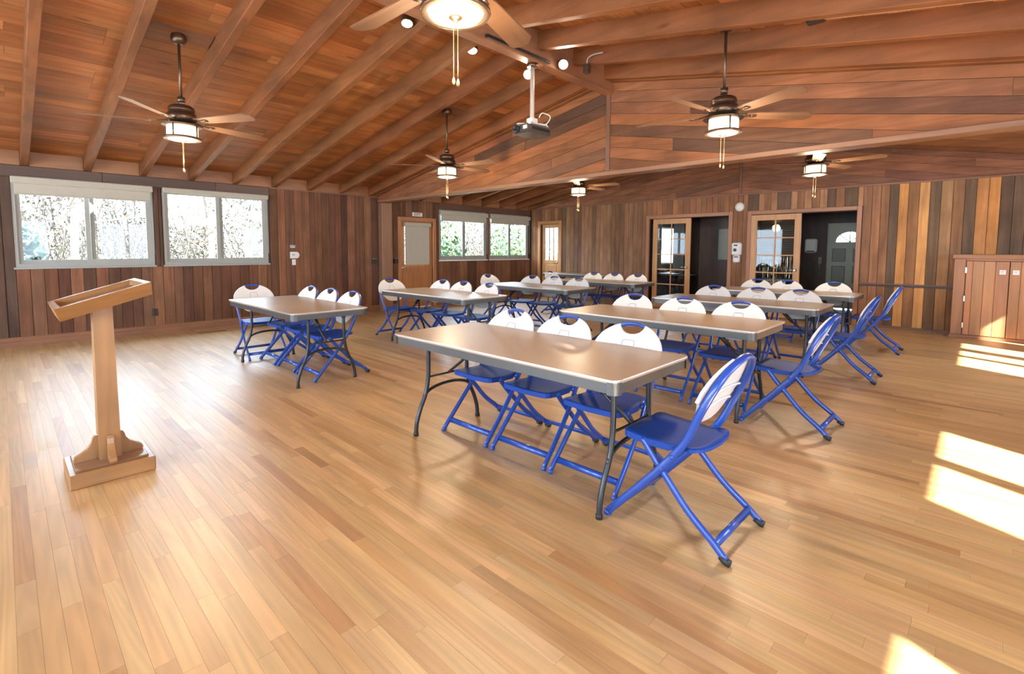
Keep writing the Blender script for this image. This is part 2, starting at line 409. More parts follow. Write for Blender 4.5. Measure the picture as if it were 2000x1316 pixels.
# blocking between the rafter ends above the plate
RAFT_Y = [.28+.657*k for k in range(-5, 9)] + [.28+.657*k for k in range(9, 16)]
ry = [YF] + RAFT_Y + [YB]
for a, b in zip(ry[:-1], ry[1:]):
    hboard(wall_left, 'x', XL-.014, XL+.003, a+(.043 if a != YF else 0), b-(.043 if b != YB else 0), 2.478, 2.715, jit((.32, .145, .062), .1), 'blocking')
hboard(wall_left, 'x', XL-.014, XL+.02, 3.47, 5.70, 2.462, 2.486, (.26, .125, .075), 'plate_trim')
# pilaster under the gable partition
p = struct(MB().cbox(XL, -9.34, 5.72, 5.97, 0, ZG-.06, .006).obj('trim_1', M_TRIMZ, None, (.27, .135, .075)), 'light brown wooden pilaster under the gable beam')
# baseboards
def baseboard(name, axis, face, sgn, spans, h, col, lab):
    root = struct(empty(name), lab)
    for a, b in spans:
        prof = [(0, 0), (.028, 0), (.028, h*.55), (.018, h*.62), (.018, h*.9), (.010, h), (0, h)]
        mb = MB()
        if axis == 'x': mb.loft([[(face+sgn*q[0], a, q[1]) for q in prof], [(face+sgn*q[0], b, q[1]) for q in prof]]); mt = M_TRIMY
        else: mb.loft([[(a, face+sgn*q[0], q[1]) for q in prof], [(b, face+sgn*q[0], q[1]) for q in prof]]); mt = M_TRIMX
        mb.obj('baseboard_run', mt, root, col)
baseboard('baseboard_left', 'x', XL, 1, [(YF, 5.72), (5.97, 6.21), (7.28, YB)], .13, (.26, .12, .06), 'low wooden baseboard along the window wall')

# ------------------------------------------------------------------ windows on the left wall
def rect_frame(mb, axis, f0, f1, u0, u1, z0, z1, wd, wb=None):
    wb = wb or wd
    def bx(a, b, c, d):
        if axis == 'x': mb.box(f0, f1, a, b, c, d)
        else: mb.box(a, b, f0, f1, c, d)
    bx(u0, u0+wd, z0, z1); bx(u1-wd, u1, z0, z1); bx(u0+wd, u1-wd, z1-wd, z1); bx(u0+wd, u1-wd, z0, z0+wb)
    return mb
win_lab = ['wide white-framed slider window nearest the lectern, green shrub outside', 'white-framed slider window beside the thermostat, blind rolled up',
           'white-framed slider window beside the exit door', 'white-framed slider window in the far corner of the window wall']
for i, (a, b) in enumerate(WIN_L):
    r = struct(empty('window_%d' % (i+1), (XL, (a+b)/2, WZ0)), win_lab[i]); h = (b-a)/2; H = WZ1-WZ0
    rect_frame(MB(), 'x', -.10, -.012, -h, h, 0, H, .035, .045).obj('window_frame', M_WHITEV, r)
    mid = .02
    rect_frame(MB(), 'x', -.075, -.045, -h+.035, mid+.055, .045, H-.035, .05, .055).obj('sash', M_WHITEV, r)
    rect_frame(MB(), 'x', -.045, -.018, mid-.055, h-.035, .045, H-.035, .055, .06).obj('sash', M_WHITEV, r)
    MB().box(-.062, -.058, -h+.06, mid+.01, .08, H-.06).obj('pane', M_GLASS, r)
    MB().box(-.034, -.030, mid, h-.06, .08, H-.06).obj('pane', M_GLASS, r)
    MB().cbox(-.06, .03, -h-.02, h+.02, -.028, 0, .004).obj('window_sill', M_WHITEV if i < 2 else M_WHITEB, r)
def roller_blind(name, x, yc, z1, half, cass, drop, lab, chain=True, grp='roller blinds'):
    r = tag(empty(name, (x, yc, z1)), lab, 'blind', grp)
    MB().cbox(.004, .085, -half, half, -cass, 0, .01).obj('cassette', M_WHITEB if False else M_BLIND, r)
    if drop > cass: MB().box(.03, .034, -half+.03, half-.03, -drop, -cass+.002).obj('blind_fabric', M_BLIND, r); MB().cbox(.024, .04, -half+.03, half-.03, -drop-.018, -drop, .004).obj('bottom_bar', M_BLIND, r)
    if chain: MB().tube([(.03, half-.012, -cass), (.03, half-.012, -1.05), (.05, half-.010, -1.06), (.05, half-.008, -cass)], .003, 5).obj('bead_chain', M_WHITEV, r)
    return r
roller_blind('roller_blind', XL, .915, 2.325, .785, .095, .225, 'beige roller blind, a little unrolled, over the window nearest the lectern')
roller_blind('roller_blind', XL, 2.63, 2.325, .80, .08, .06, 'beige roller blind rolled fully into its cassette beside the thermostat')
roller_blind('roller_blind', XL, 8.175, 2.29, .78, .10, .23, 'cream roller blind over the window beside the exit door')
roller_blind('roller_blind', XL, 9.85, 2.29, .78, .10, .23, 'cream roller blind over the far corner window')

# ------------------------------------------------------------------ exit door (left wall)
d1 = struct(empty('door_1', (XL, 6.745, 0)), 'orange wood exit door with a shaded glass upper half')
for s in (-1, 1): MB().cbox(-.10, .022, s*.49-.045, s*.49+.045, 0, 2.085, .005).obj('door_casing', M_TRIMZ, d1, (.44, .20, .085))
MB().cbox(-.10, .022, -.445, .445, 1.995, 2.085, .005).obj('door_casing', M_TRIMY, d1, (.44, .20, .085))
lf = MB(); rect_frame(lf, 'x', -.075, -.03, -.447, .447, .004, 1.998, .117, .136)
lf.box(-.075, -.03, -.33, .33, .83, 1.01); lf.obj('door_leaf', M_TRIMZ, d1, (.40, .165, .060))
MB().cbox(-.068, -.042, -.34, .34, .13, .84, .006).obj('door_panel', M_TRIMZ, d1, (.42, .175, .062))
MB().box(-.055, -.05, -.335, .335, 1.0, 1.89).obj('pane', M_GLASS, d1)
hm = MB(); hm.lathe([(.024, 0), (.024, .012)], 14, (-.03, -.395, .94), axis='x'); hm.tube([(-.02, -.395, .94), (.02, -.395, .94), (.022, -.30, .945)], .008, 7); hm.obj('door_handle', M_CHROME, d1)
rb = roller_blind('roller_blind', XL-.03, 6.745, 1.965, .37, .085, .955, 'cream roller shade covering the glass of the exit door', False, 'roller blinds')

# ------------------------------------------------------------------ gable partition
def gable_boards(parent, side, y0, y1, zlow, wv, palette, mat, lim, stop=None):
    s = -1 if side == 'L' else 1
    k = 0
    while True:
        hi = lambda x: zceil(x)-k*wv-.002
        lo = lambda x: zceil(x)-(k+1)*wv+.002
        if hi(XR) <= zlow+.02: break
        xo = lim
        # clip to z>=zlow
        def xat(off):   # x where zceil(x)-off == zlow
            return XR + s*(zceil(XR)-off-zlow)/SLOPE
        pts = []
        xh = xat(k*wv+.002); xl = xat((k+1)*wv-.002)
        outer_h = xo if (xh-xo)*s > 0 else xh
        # upper edge from ridge to outer
        top = [(XR+s*.0, hi(XR)), (outer_h, max(hi(outer_h), zlow))]
        if lo(XR) > zlow:
            if (xl-xo)*s > 0: low = [(xo, lo(xo)), (XR, lo(XR))]
            else:
                low = [(xl, zlow), (XR, lo(XR))]
                if outer_h == xo and hi(xo) > zlow: low = [(xo, zlow)] + low
        else:
            low = [(XR, zlow)]
            if outer_h == xo and hi(xo) > zlow+.001: low = [(xo, zlow)] + low
        poly = top+low
        # split into two or three random lengths along x
        cuts = sorted([XR, lim] + [XR+s*rnd.uniform(.15, .85)*abs(lim-XR) for _ in range(1)])
        for a, b in zip(cuts[:-1], cuts[1:]):
            q = clipx(poly, a+.001, b-.001)
            if len(q) > 2 and area(q) > .002:
                t = rnd.uniform(-.003, .003)
                MB().prism([(px, y0+t, pz) for px, pz in q], (0, y1-y0, 0)).obj('gable_board', mat, parent, jit(rnd.choice(palette), .15))
        k += 1
def clipx(poly, a, b):
    def cl(pl, f, inter):
        out = []
        for i in range(len(pl)):
            p, q = pl[i], pl[(i+1) % len(pl)]
            if f(p): out.append(p)
            if f(p) != f(q): out.append(inter(p, q))
        return out
    def at(X): return lambda p, q: (X, p[1]+(q[1]-p[1])*(X-p[0])/(q[0]-p[0]))
    pl = cl(poly, lambda p: p[0] >= a, at(a))
    return cl(pl, lambda p: p[0] <= b, at(b)) if pl else []
def area(q): return abs(sum(q[i][0]*q[(i+1) % len(q)][1]-q[(i+1) % len(q)][0]*q[i][1] for i in range(len(q))))/2
def gable_core(name, y0, y1, zlow, mat):
    pts = [(XL, zlow), (XRW, zlow), (XRW, zceil(XRW)), (XR, zceil(XR)), (XL, zceil(XL))]
    return MB().prism([(x, y0, z) for x, z in pts], (0, y1-y0, 0)).obj(name, mat)
wg = struct(gable_core('wall_middle', YG0+.018, YG1-.018, ZG, M_DARK), 'sloping-board gable partition above the beam across the room')
for side, lim in (('L', XL), ('R', XRW)):
    gable_boards(wg, side, YG0, YG0+.017, ZG, .145, C_GAB, M_GAB, lim)
MB().cbox(XR-.03, XR+.03, YG0-.018, YG0+.004, ZG, 3.45, .004).obj('batten', M_TRIMZ, wg, (.22, .11, .065))
hb = MB(); hb.cbox(XL+.02, XRW, YG0-.015, YG1+.01, ZG-.055, ZG, .005); hb.obj('header_trim', M_TRIMX, wg, (.30, .145, .075))

# ------------------------------------------------------------------ ceiling
def slope_quad(x0, x1, y0, y1, off0, off1):
    a = [(x0, y0, zceil(x0)+off0), (x1, y0, zceil(x1)+off0), (x1, y1, zceil(x1)+off0), (x0, y1, zceil(x0)+off0)]
    b = [(p[0], p[1], p[2]+off1-off0) for p in a]; return a, b
ce = MB(); ce.hexa(*slope_quad(XL-.6, XR, YF-.3, YB+.2, .03, .12)); ce.hexa(*slope_quad(XR, XRW+.15, YF-.3, YB+.2, .03, .12))
ceiling = struct(ce.obj('ceiling', M_ROOF), 'vaulted plank ceiling on heavy rafters')
PW = .146
def plank_rows(x0, x1, yspans):
    x = x0
    while x < x1-.01:
        e = min(x+PW, x1)
        for (a, b) in yspans:
            y = a
            while y < b-.01:
                y2 = y+rnd.choice((1.31, 1.97, 2.63, 3.3))
                if b-y2 < .7: y2 = b
                A, B = slope_quad(x+.0015-(x+e)/2, e-.0015-(x+e)/2, 0, 1, 0, 0)
                t = rnd.uniform(0, .003)
                cx, cy, cz = (x+e)/2, (y+y2)/2, zceil((x+e)/2)
                hx, hy = (e-x)/2-.0018, (y2-y)/2-.001
                dz = lambda q: zceil(cx+q)-cz
                bt = [(-hx, -hy, dz(-hx)+t), (hx, -hy, dz(hx)+t), (hx, hy, dz(hx)+t), (-hx, hy, dz(-hx)+t)]
                MB().hexa(bt, [(p[0], p[1], p[2]+.025) for p in bt]).obj('ceiling_plank', M_CEILY, ceiling, jit(rnd.choice(C_CEIL), .14), (cx, cy, cz))
                y = y2
        x = e
plank_rows(XL, XR, [(-1.2, YG0+.02)])
plank_rows(XR, XRW, [(.9, YG0+.02)])
plank_rows(XL, XR, [(YG1-.02, YB+.02)])
far = MB()
for (x0, x1, a, b) in ((XL, XR, YF, -1.2), (XR, XRW, YF, .9), (XR, XRW, YG1-.02, YB+.02)):
    x = x0
    while x < x1-.01:
        e = min(x+PW, x1); t = rnd.uniform(0, .003); far.cc = jit(rnd.choice(C_CEIL), .14)
        far.hexa(*slope_quad(x+.0015, e-.0015, a, b, t, t+.025)); x = e
M_CEILA = wood('ceiling_plank_far', 1, rough=.55, grain=(.74, 1.2), bump=.2, src='attr')
o = far.obj('ceiling_planks_beyond', M_CEILA, ceiling); o['kind'] = 'stuff'
RW = .0425
def rafter(y, side, x_out):
    x_in = XR-.055 if side == 'L' else XR+.055
    xs = sorted((x_in, x_out))
    bt = [(xs[0], -RW, zbot(xs[0])), (xs[1], -RW, zbot(xs[1])), (xs[1], RW, zbot(xs[1])), (xs[0], RW, zbot(xs[0]))]
    mb = MB(); c = .006
    ring = lambda x: [(x, -RW+c, zbot(x)), (x, RW-c, zbot(x)), (x, RW, zbot(x)+c), (x, RW, zceil(x)+.002), (x, -RW, zceil(x)+.002), (x, -RW, zbot(x)+c)]
    mb.loft([ring(xs[0]), ring(xs[1])]); mb.obj('rafter', M_CEILX, ceiling, jit(C_RAFT, .12), (0, y, 0))
for y in RAFT_Y:
    if YG0-.05 < y < YG1+.05: continue
    rafter(y, 'L', XL+.0); rafter(y, 'R', XRW)
rafter(YG0-.06, 'L', XL); rafter(YG0-.06, 'R', XRW); rafter(YB-.09, 'L', XL); rafter(YB-.09, 'R', XRW)
MB().cbox(XR-.065, XR+.065, YF, YG0+.03, 3.41, 3.76, .008).obj('ridge_beam', M_BEAM, ceiling, (.30, .135, .068))
MB().cbox(XR-.065, XR+.065, YG1-.02, YB, 3.41, 3.76, .008).obj('ridge_beam', M_BEAM, ceiling, (.22, .10, .05))

# ------------------------------------------------------------------ back wall
BH = [(-9.12, -8.45, 0, 2.06), (-5.72, -3.91, 0, 2.08), (-3.44, -1.67, 0, 2.075)]
wb = MB(); slab_with_holes(wb, 'y', YB+.014, YB+.14, XL-.14, XRW, 0, 2.5, BH)
wb.prism([(XL, YB+.018, 2.5), (XRW, YB+.018, 2.5), (XRW, YB+.018, zceil(XRW)), (XR, YB+.018, zceil(XR)), (XL, YB+.018, zceil(XL))], (0, .12, 0))
wall_back = struct(wb.obj('wall_back', M_DARK), 'far end wall of mixed light and dark vertical boards')
vb = lambda a, b, z0, z1, **k: vboards(wall_back, 'y', YB, -1, a, b, z0, z1, k.pop('pal', C_BACK), **k)
vb(XL+.02, -9.21, 0, 2.5)
vb(-9.21, -8.36, 2.15, 2.5, wmin=.1, wmax=.14)
vb(-8.36, -5.81, .0, 2.5, wmin=.10, wmax=.14, pal=[(.27, .138, .066), (.22, .112, .056), (.31, .162, .083), (.19, .098, .052), (.25, .13, .07)])
vb(-5.81, -3.82, 2.165, 2.5, wmin=.11, wmax=.15, pal=[(.31, .138, .066), (.36, .162, .078), (.27, .12, .06)])
vb(-3.82, -3.525, 0, 2.5, wmin=.09, wmax=.11, pal=[(.26, .115, .058), (.31, .14, .068)])
d_, m_, l_ = (.15, .088, .054), (.29, .135, .066), (.43, .22, .115)
vb(-3.525, -1.58, 2.155, 2.5, widths=[.20, .11, .12, .115, .24, .115, .12, .12, .13, .125, .13, .14], cols=[d_, l_, m_, l_, d_, l_, m_, l_, m_, l_, d_, m_])
seqw = [.13, .125, .12, .125, .13, .14, .135, .14, .145, .14, .135, .14, .13, .14, .14]
br = (.60, .28, .092)
seqc = [(.275, .135, .07), (.36, .168, .086), (.29, .138, .068), (.145, .092, .056), br, (.29, .138, .06), (.66, .34, .125), (.17, .105, .06), (.40, .225, .108), (.29, .145, .07), (.165, .10, .06), (.52, .235, .082), (.58, .255, .078), (.15, .092, .055), (.175, .108, .064)]
vb(-1.58, XRW, 0, 2.5, widths=seqw, cols=seqc)
MB().cbox(XL+.02, XRW, YB-.022, YB+.012, 2.495, 2.53, .005).obj('frieze_trim', M_TRIMX, wall_back, (.25, .115, .062))
for side, lim in (('L', XL), ('R', XRW)):
    gable_boards(wall_back, side, YB-.002, YB+.017, 2.53, .135, [(.27, .112, .062), (.21, .094, .058), (.30, .13, .07)], M_GAB, lim)
MB().cbox(XR-.025, XR+.025, YB-.02, YB, 2.53, 3.6, .004).obj('batten', M_TRIMZ, wall_back, (.19, .085, .055))
for dz, cc in ((.745, (.05, .028, .02)), (.772, (.16, .08, .05))):
    MB().cbox(-1.585, -.315, YB-.03 if dz < .75 else YB-.02, YB+.002, dz-.012, dz+.012, .003).obj('chair_rail', M_TRIMX, wall_back, cc)
baseboard('baseboard_back', 'y', YB-.002, -1, [(-8.36, -5.82), (-1.58, -.32)], .05, (.22, .11, .06), 'thin wooden baseboard along the end wall')

def casing(root, axis_y, x0, x1, ztop, wd, col, depth=.16):
    for a, b in ((x0, x0+wd), (x1-wd, x1)): MB().cbox(a, b, axis_y-.028, axis_y+depth, 0, ztop, .005).obj('door_casing', M_TRIMZ, root, col)
    MB().cbox(x0+wd, x1-wd, axis_y-.028, axis_y+depth, ztop-wd, ztop, .005).obj('door_casing', M_TRIMX, root, col)
def lite_leaf(root, x0, x1, y0, y1, z0, z1, nx, nz, stile, rail_t, rail_b, col, mun=.022, zlow=None):
    """glazed door leaf: stiles, rails, muntins, one pane per light"""
    g0 = zlow if zlow else z0+rail_b; g1 = z1-rail_t
    lf = MB(); lf.cbox(x0, x0+stile, y0, y1, z0, z1, .004); lf.cbox(x1-stile, x1, y0, y1, z0, z1, .004)
    lf.cbox(x0+stile, x1-stile, y0, y1, g1, z1, .004); lf.cbox(x0+stile, x1-stile, y0, y1, z0 if not zlow else zlow-.09, g0, .004)
    if zlow: lf.cbox(x0+stile, x1-stile, y0, y1, z0, z0+.16, .004)
    leaf = lf.obj('door_leaf', M_TRIMZ, root, col)
    gx0, gx1 = x0+stile, x1-stile; ym = (y0+y1)/2
    for i in range(1, nx): xx = gx0+(gx1-gx0)*i/nx; MB().box(xx-mun/2, xx+mun/2, y0+.006, y1-.006, g0, g1).obj('muntin', M_TRIMZ, leaf, col)
    for j in range(1, nz): zz = g0+(g1-g0)*j/nz; MB().box(gx0, gx1, y0+.007, y1-.007, zz-mun/2, zz+mun/2).obj('muntin', M_TRIMX, leaf, col)
    for i in range(nx):
        for j in range(nz):
            a = gx0+(gx1-gx0)*i/nx; b = gx0+(gx1-gx0)*(i+1)/nx; c = g0+(g1-g0)*j/nz; d = g0+(g1-g0)*(j+1)/nz
            MB().box(a, b, ym-.002, ym+.002, c, d).obj('pane', M_GLASS2, leaf)
    return leaf
def lever(leaf, x, y, z, dirx):
    hm = MB(); hm.lathe([(.028, 0), (.028, -.012)], 14, (x, y, z), axis='y'); hm.lathe([(.012, -.012), (.012, -.03), (.026, -.04), (.028, -.055), (.016, -.068)], 12, (x, y, z), axis='y')
    hm.tube([(x, y-.03, z), (x+dirx*.12, y-.03, z)], .007, 6); hm.obj('door_handle', M_CHROME, leaf)
d2 = struct(empty('door_2'), 'narrow door with nine glass lights in the far corner'); casing(d2, YB, -9.21, -8.36, 2.155, .085, C_ORNG)
lf2 = lite_leaf(d2, -9.115, -8.455, YB+.06, YB+.10, .01, 2.06, 3, 3, .10, .10, .2, C_HONEY, .02, zlow=1.06)
MB().cbox(-9.02, -8.55, YB+.068, YB+.09, .17, .97, .012).obj('door_panel', M_TRIMZ, lf2, C_HONEY)
MB().cbox(-8.98, -8.59, YB+.058, YB+.075, .24, .90, .012).obj('door_panel', M_TRIMZ, lf2, C_HONEY)
lever(lf2, -8.50, YB+.06, 1.0, -1)
d3 = struct(empty('door_3'), 'wide doorway with a ten-light french door to a dark office'); casing(d3, YB, -5.81, -3.82, 2.165, .08, (.36, .155, .075))
lf3 = lite_leaf(d3, -5.63, -4.72, YB-.02, YB+.02, .012, 2.07, 2, 5, .115, .115, .20, C_HONEY); lever(lf3, -4.79, YB-.02, .97, -1)
d4 = struct(empty('door_4'), 'wide doorway with a french door beside the entry hall'); casing(d4, YB, -3.525, -1.585, 2.158, .075, (.36, .155, .075))
lf4 = lite_leaf(d4, -3.45, -2.54, YB-.02, YB+.02, .012, 2.07, 2, 5, .115, .115, .20, C_HONEY); lever(lf4, -2.61, YB-.02, .97, -1)

# ------------------------------------------------------------------ right and front walls (outside the frame)
wr = MB(); slab_with_holes(wr, 'x', XRW, XRW+.14, YF, YB+.14, 0, 2.62, [(a, b, RZ0, RZ1) for a, b in WIN_R])
wr = struct(wr.obj('wall_right', plain('right_wall_wood', (.22, .11, .06), .6)), 'right side wall with the windows that let in the sun')
wf = MB(); slab_with_holes(wf, 'y', YF-.14, YF, XL-.14, XRW+.14, 0, 2.6, [(a, b, FZ0, FZ1) for a, b in FILL_F])
wf.prism([(XL-.14, YF, 2.5), (XRW+.14, YF, 2.5), (XRW+.14, YF, zceil(XRW)), (XR, YF, zceil(XR)+.02), (XL-.14, YF, zceil(XL))], (0, -.14, 0))
wf = struct(wf.obj('wall_front', plain('front_wall_wood', (.22, .11, .06), .6)), 'unseen front wall behind the viewpoint with openings added for fill light')

# ------------------------------------------------------------------ rooms beyond the end wall
YO = 13.4
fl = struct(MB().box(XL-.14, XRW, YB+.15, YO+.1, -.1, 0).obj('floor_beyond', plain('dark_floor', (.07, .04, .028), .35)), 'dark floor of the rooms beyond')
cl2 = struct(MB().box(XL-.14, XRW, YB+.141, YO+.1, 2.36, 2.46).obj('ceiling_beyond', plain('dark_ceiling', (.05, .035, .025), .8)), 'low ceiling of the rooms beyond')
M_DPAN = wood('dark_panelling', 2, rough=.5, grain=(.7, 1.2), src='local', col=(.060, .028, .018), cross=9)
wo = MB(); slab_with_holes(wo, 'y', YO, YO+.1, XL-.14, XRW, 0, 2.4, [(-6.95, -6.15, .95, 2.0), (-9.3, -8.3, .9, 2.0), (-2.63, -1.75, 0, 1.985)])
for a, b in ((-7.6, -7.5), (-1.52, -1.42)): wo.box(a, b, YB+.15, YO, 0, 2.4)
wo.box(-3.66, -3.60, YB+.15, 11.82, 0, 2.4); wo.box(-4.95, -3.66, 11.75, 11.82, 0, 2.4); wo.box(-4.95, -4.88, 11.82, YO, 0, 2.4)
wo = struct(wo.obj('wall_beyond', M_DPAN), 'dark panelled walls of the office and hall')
r = struct(empty('window_5', (-6.55, YO, .95)), 'office window with white curtains seen through the french door')
rect_frame(MB(), 'y', .02, .08, -.4, .4, 0, 1.05, .04).obj('window_frame', M_WHITEV, r); MB().box(-.36, .36, .045, .05, .04, 1.01).obj('pane', M_GLASS, r)
r = struct(empty('window_6', (-8.8, YO, .9)), 'window seen through the nine-light corner door')
rect_frame(MB(), 'y', .02, .08, -.5, .5, 0, 1.1, .04).obj('window_frame', M_WHITEV, r); MB().box(-.46, .46, .045, .05, .04, 1.06).obj('pane', M_GLASS, r)
def curtain(x0, x1, y, z0, z1, lab):
    n = 26; f = [(x0+(x1-x0)*i/n, y+.018*math.sin(i*1.9), 0) for i in range(n+1)]
    mb = MB(); mb.loft([[(p[0], p[1], z0) for p in f], [(p[0], p[1], z1) for p in f]], caps=False, closed=False, smooth=True)
    mb.loft([[(p[0], p[1]-.004, z0) for p in f], [(p[0], p[1]-.004, z1) for p in f]], caps=False, closed=False, smooth=True)
    t = tag(empty('curtain', ((x0+x1)/2, y, z1)), lab, 'curtain', 'office curtains')
    o = mb.obj('curtain_fabric', plain('sheer_white', (.75, .76, .72), .8), t); o.location = (-(x0+x1)/2, -y, -z1)
    MB().tube([(x0-(x0+x1)/2, 0, .01), (x1-(x0+x1)/2, 0, .01)], .01, 8).obj('curtain_rod', M_BRONZE, t)
curtain(-7.05, -6.72, YO-.06, .55, 2.1, 'white curtain at one side of the office window')
curtain(-6.38, -6.05, YO-.06, .55, 2.1, 'white curtain on the far side of the office window')
# office picture, table and chair
t = tag(empty('framed_picture', (-4.25, 11.75, 1.49)), 'black-framed dark picture on the office wall', 'picture')
rect_frame(MB(), 'y', -.03, 0, -.29, .29, -.40, .40, .045).obj('picture_frame', M_BLACKP, t)
MB().box(-.25, .25, -.015, -.005, -.36, .36).obj('picture_print', plain('grey_print', (.22, .23, .19), .4), t)
t = tag(empty('office_table', (-5.75, 12.3, 0)), 'round grey table inside the dark office', 'table')
MB().lathe([(.02, .70), (.48, .70), (.5, .715), (.5, .735), (.02, .74)], 28).obj('tabletop', plain('grey_laminate', (.3, .28, .26), .4), t)
MB().lathe([(.035, .03), (.035, .70)], 12).obj('table_column', M_LEGS, t)
for k in range(4): a = k*PI/2+.4; MB().tube([(0, 0, .10), (.2*math.cos(a), .2*math.sin(a), .06), (.42*math.cos(a), .42*math.sin(a), .02)], .018, 7).obj('table_foot', M_LEGS, t)
t = tag(empty('desk', (-6.75, 12.95, 0)), 'dark desk under the office window', 'desk')
MB().cbox(-.6, .6, -.3, .3, .70, .74, .006).obj('desktop', M_BLACKP, t)
for s in (-1, 1): MB().box(s*.56-.02, s*.56+.02, -.28, .28, 0, .70).obj('desk_side', M_BLACKP, t)
MB().box(-.54, .54, .22, .24, .2, .70).obj('modesty_panel', M_BLACKP, t)
t = tag(empty('desk_phone', (-6.45, 12.85, .74)), 'black desk phone below the office curtain', 'phone')
MB().cbox(-.11, .11, -.10, .10, 0, .05, .01).obj('phone_base', M_BLACKP, t); MB().tube([(-.1, -.07, .06), (-.07, -.07, .085), (.07, -.07, .085), (.1, -.07, .06)], .02, 8).obj('handset', M_BLACKP, t)
# hall: entry door with fanlight
d5 = struct(empty('door_5', (-2.19, YO, 0)), 'sage-grey panelled entry door with a fan-shaped light')
casing5 = M_SAGE
dl = MB()
dl.box(-.44, .44, .03, .07, .02, 1.50)
# upper part around the half-round light, built from wedge pieces
N = 14; R0 = .27; top = 1.99
for k in range(N):
    a0, a1 = PI*k/N, PI*(k+1)/N
    pin = [(R0*math.cos(a), 1.55+R0*.85*math.sin(a)) for a in (a0, a1)]
    def outer(a):
        c, s = math.cos(a), math.sin(a); t = min(.44/max(abs(c), 1e-6), .44/max(s, 1e-6)); return (t*c, 1.55+t*s)
    po = [outer(a0), outer(a1)]
    if (po[0][0]-.44)*1 > -1e-6 and po[1][1] > 1.989-1e-6 and po[1][0] < .4399: po = [po[0], (.44, 1.99), po[1]]
    elif po[0][1] > 1.989-1e-6 and po[1][0] < -.4399 and po[0][0] > -.4399: po = [po[0], (-.44, 1.99), po[1]]
    poly = [pin[0]]+po+[pin[1]]
    dl.prism([(p[0], .03, p[1]) for p in poly], (0, .04, 0))
dl.box(-.44, .44, .03, .07, 1.50, 1.55)
leaf5 = dl.obj('door_leaf', M_SAGE, d5)
for k in (1, 2, 3): a = PI*k/4; MB().tube([(0, .04, 1.55), (R0*math.cos(a), .04, 1.55+R0*.85*math.sin(a))], .011, 6).obj('muntin', M_SAGE, leaf5)
pl = [(0, 1.55)]+[(R0*math.cos(PI*k/14), 1.55+R0*.85*math.sin(PI*k/14)) for k in range(15)]
MB().prism([(p[0], .052, p[1]) for p in pl], (0, .004, 0)).obj('pane', M_GLASS, leaf5)
for sx in (-1, 1):
    for z0, z1 in ((1.10, 1.40), (.62, 1.0), (.15, .5)):
        MB().cbox(sx*.2-.13, sx*.2+.13, .018, .034, z0, z1, .014).obj('door_panel', M_SAGED, leaf5)
t = tag(empty('towel_dispenser', (-2.93, YO, 1.30)), 'white towel dispenser on the dark hall wall', 'dispenser')
MB().cbox(-.12, .12, -.16, -.003, 0, .33, .025).obj('dispenser_body', M_WHITEB, t); MB().box(-.08, .08, -.165, -.15, .02, .05).obj('towel_slot', M_BLACKP, t)
t = tag(empty('wall_phone', (-2.745, YO, .98)), 'small grey wall phone beside the entry door', 'phone')
MB().cbox(-.035, .035, -.06, -.003, .06, .22, .01).obj('phone_base', M_GREYP, t); MB().tube([(.0, -.08, .03), (.01, -.09, .12), (.03, -.08, .2)], .014, 7).obj('handset', M_GREYP, t); MB().tube([(0, -.05, .06), (.0, -.06, -.04), (.01, -.05, -.09)], .006, 5).obj('phone_cord', M_GREYP, t)
# siding screen, foil fringe and white table behind the second french door
t = tag(empty('louvre_screen', (-3.45, 12.62, 0)), 'tall pale louvred screen behind the second french door', 'screen')
rect_frame(MB(), 'y', 0, .05, -.52, .42, .02, 2.05, .05).obj('screen_frame', plain('tan_paint', (.45, .34, .24), .5), t)
for k in range(17): z = 1.14+k*.051; MB().hexa([(-.47, .01, z), (.37, .01, z), (.37, .04, z+.018), (-.47, .04, z+.018)], [(-.47, .01, z+.04), (.37, .01, z+.04), (.37, .04, z+.058), (-.47, .04, z+.058)]).obj('slat', plain('slat_grey', (.34, .32, .27), .5) if k == 0 else D.materials['slat_grey'], t)
t = tag(empty('foil_fringe', (-3.45, 12.42, 0)), 'silver foil fringe hanging behind the second french door', 'fringe')
fm = MB()
for k in range(90):
    x = -.5+k*.0105; a = rnd.uniform(-.7, .7); zz = rnd.uniform(.42, .5)
    pts = [(x+rnd.uniform(-.006, .006), .02*rnd.uniform(-1, 1), zz+(1.22-zz)*j/6) for j in range(7)]
    fm.tube(pts, .0055, 4, .0012, upv=(math.cos(a), math.sin(a), 0), smooth=False)
o = fm.obj('fringe_strands', M_SILVER, t); o['kind'] = 'stuff'
MB().tube([(-.52, 0, 1.22), (.46, 0, 1.22)], .012, 8).obj('fringe_rod', M_BRONZE, t)
for s in (-.52, .46): MB().tube([(s, 0, 0), (s, 0, 1.23)], .012, 8).obj('fringe_post', M_BRONZE, t)
t = tag(empty('white_table', (-3.2, 12.1, 0)), 'white folding table seen through the second french door', 'table')
MB().cbox(-.55, .25, -.22, .2, .68, .72, .01).obj('tabletop', M_WHITEB, t)
for sx in (-.48, .18):
    for sy in (-.17, .15): MB().tube([(sx, sy, 0), (sx, sy, .68)], .014, 8).obj('leg', M_CHROME, t)

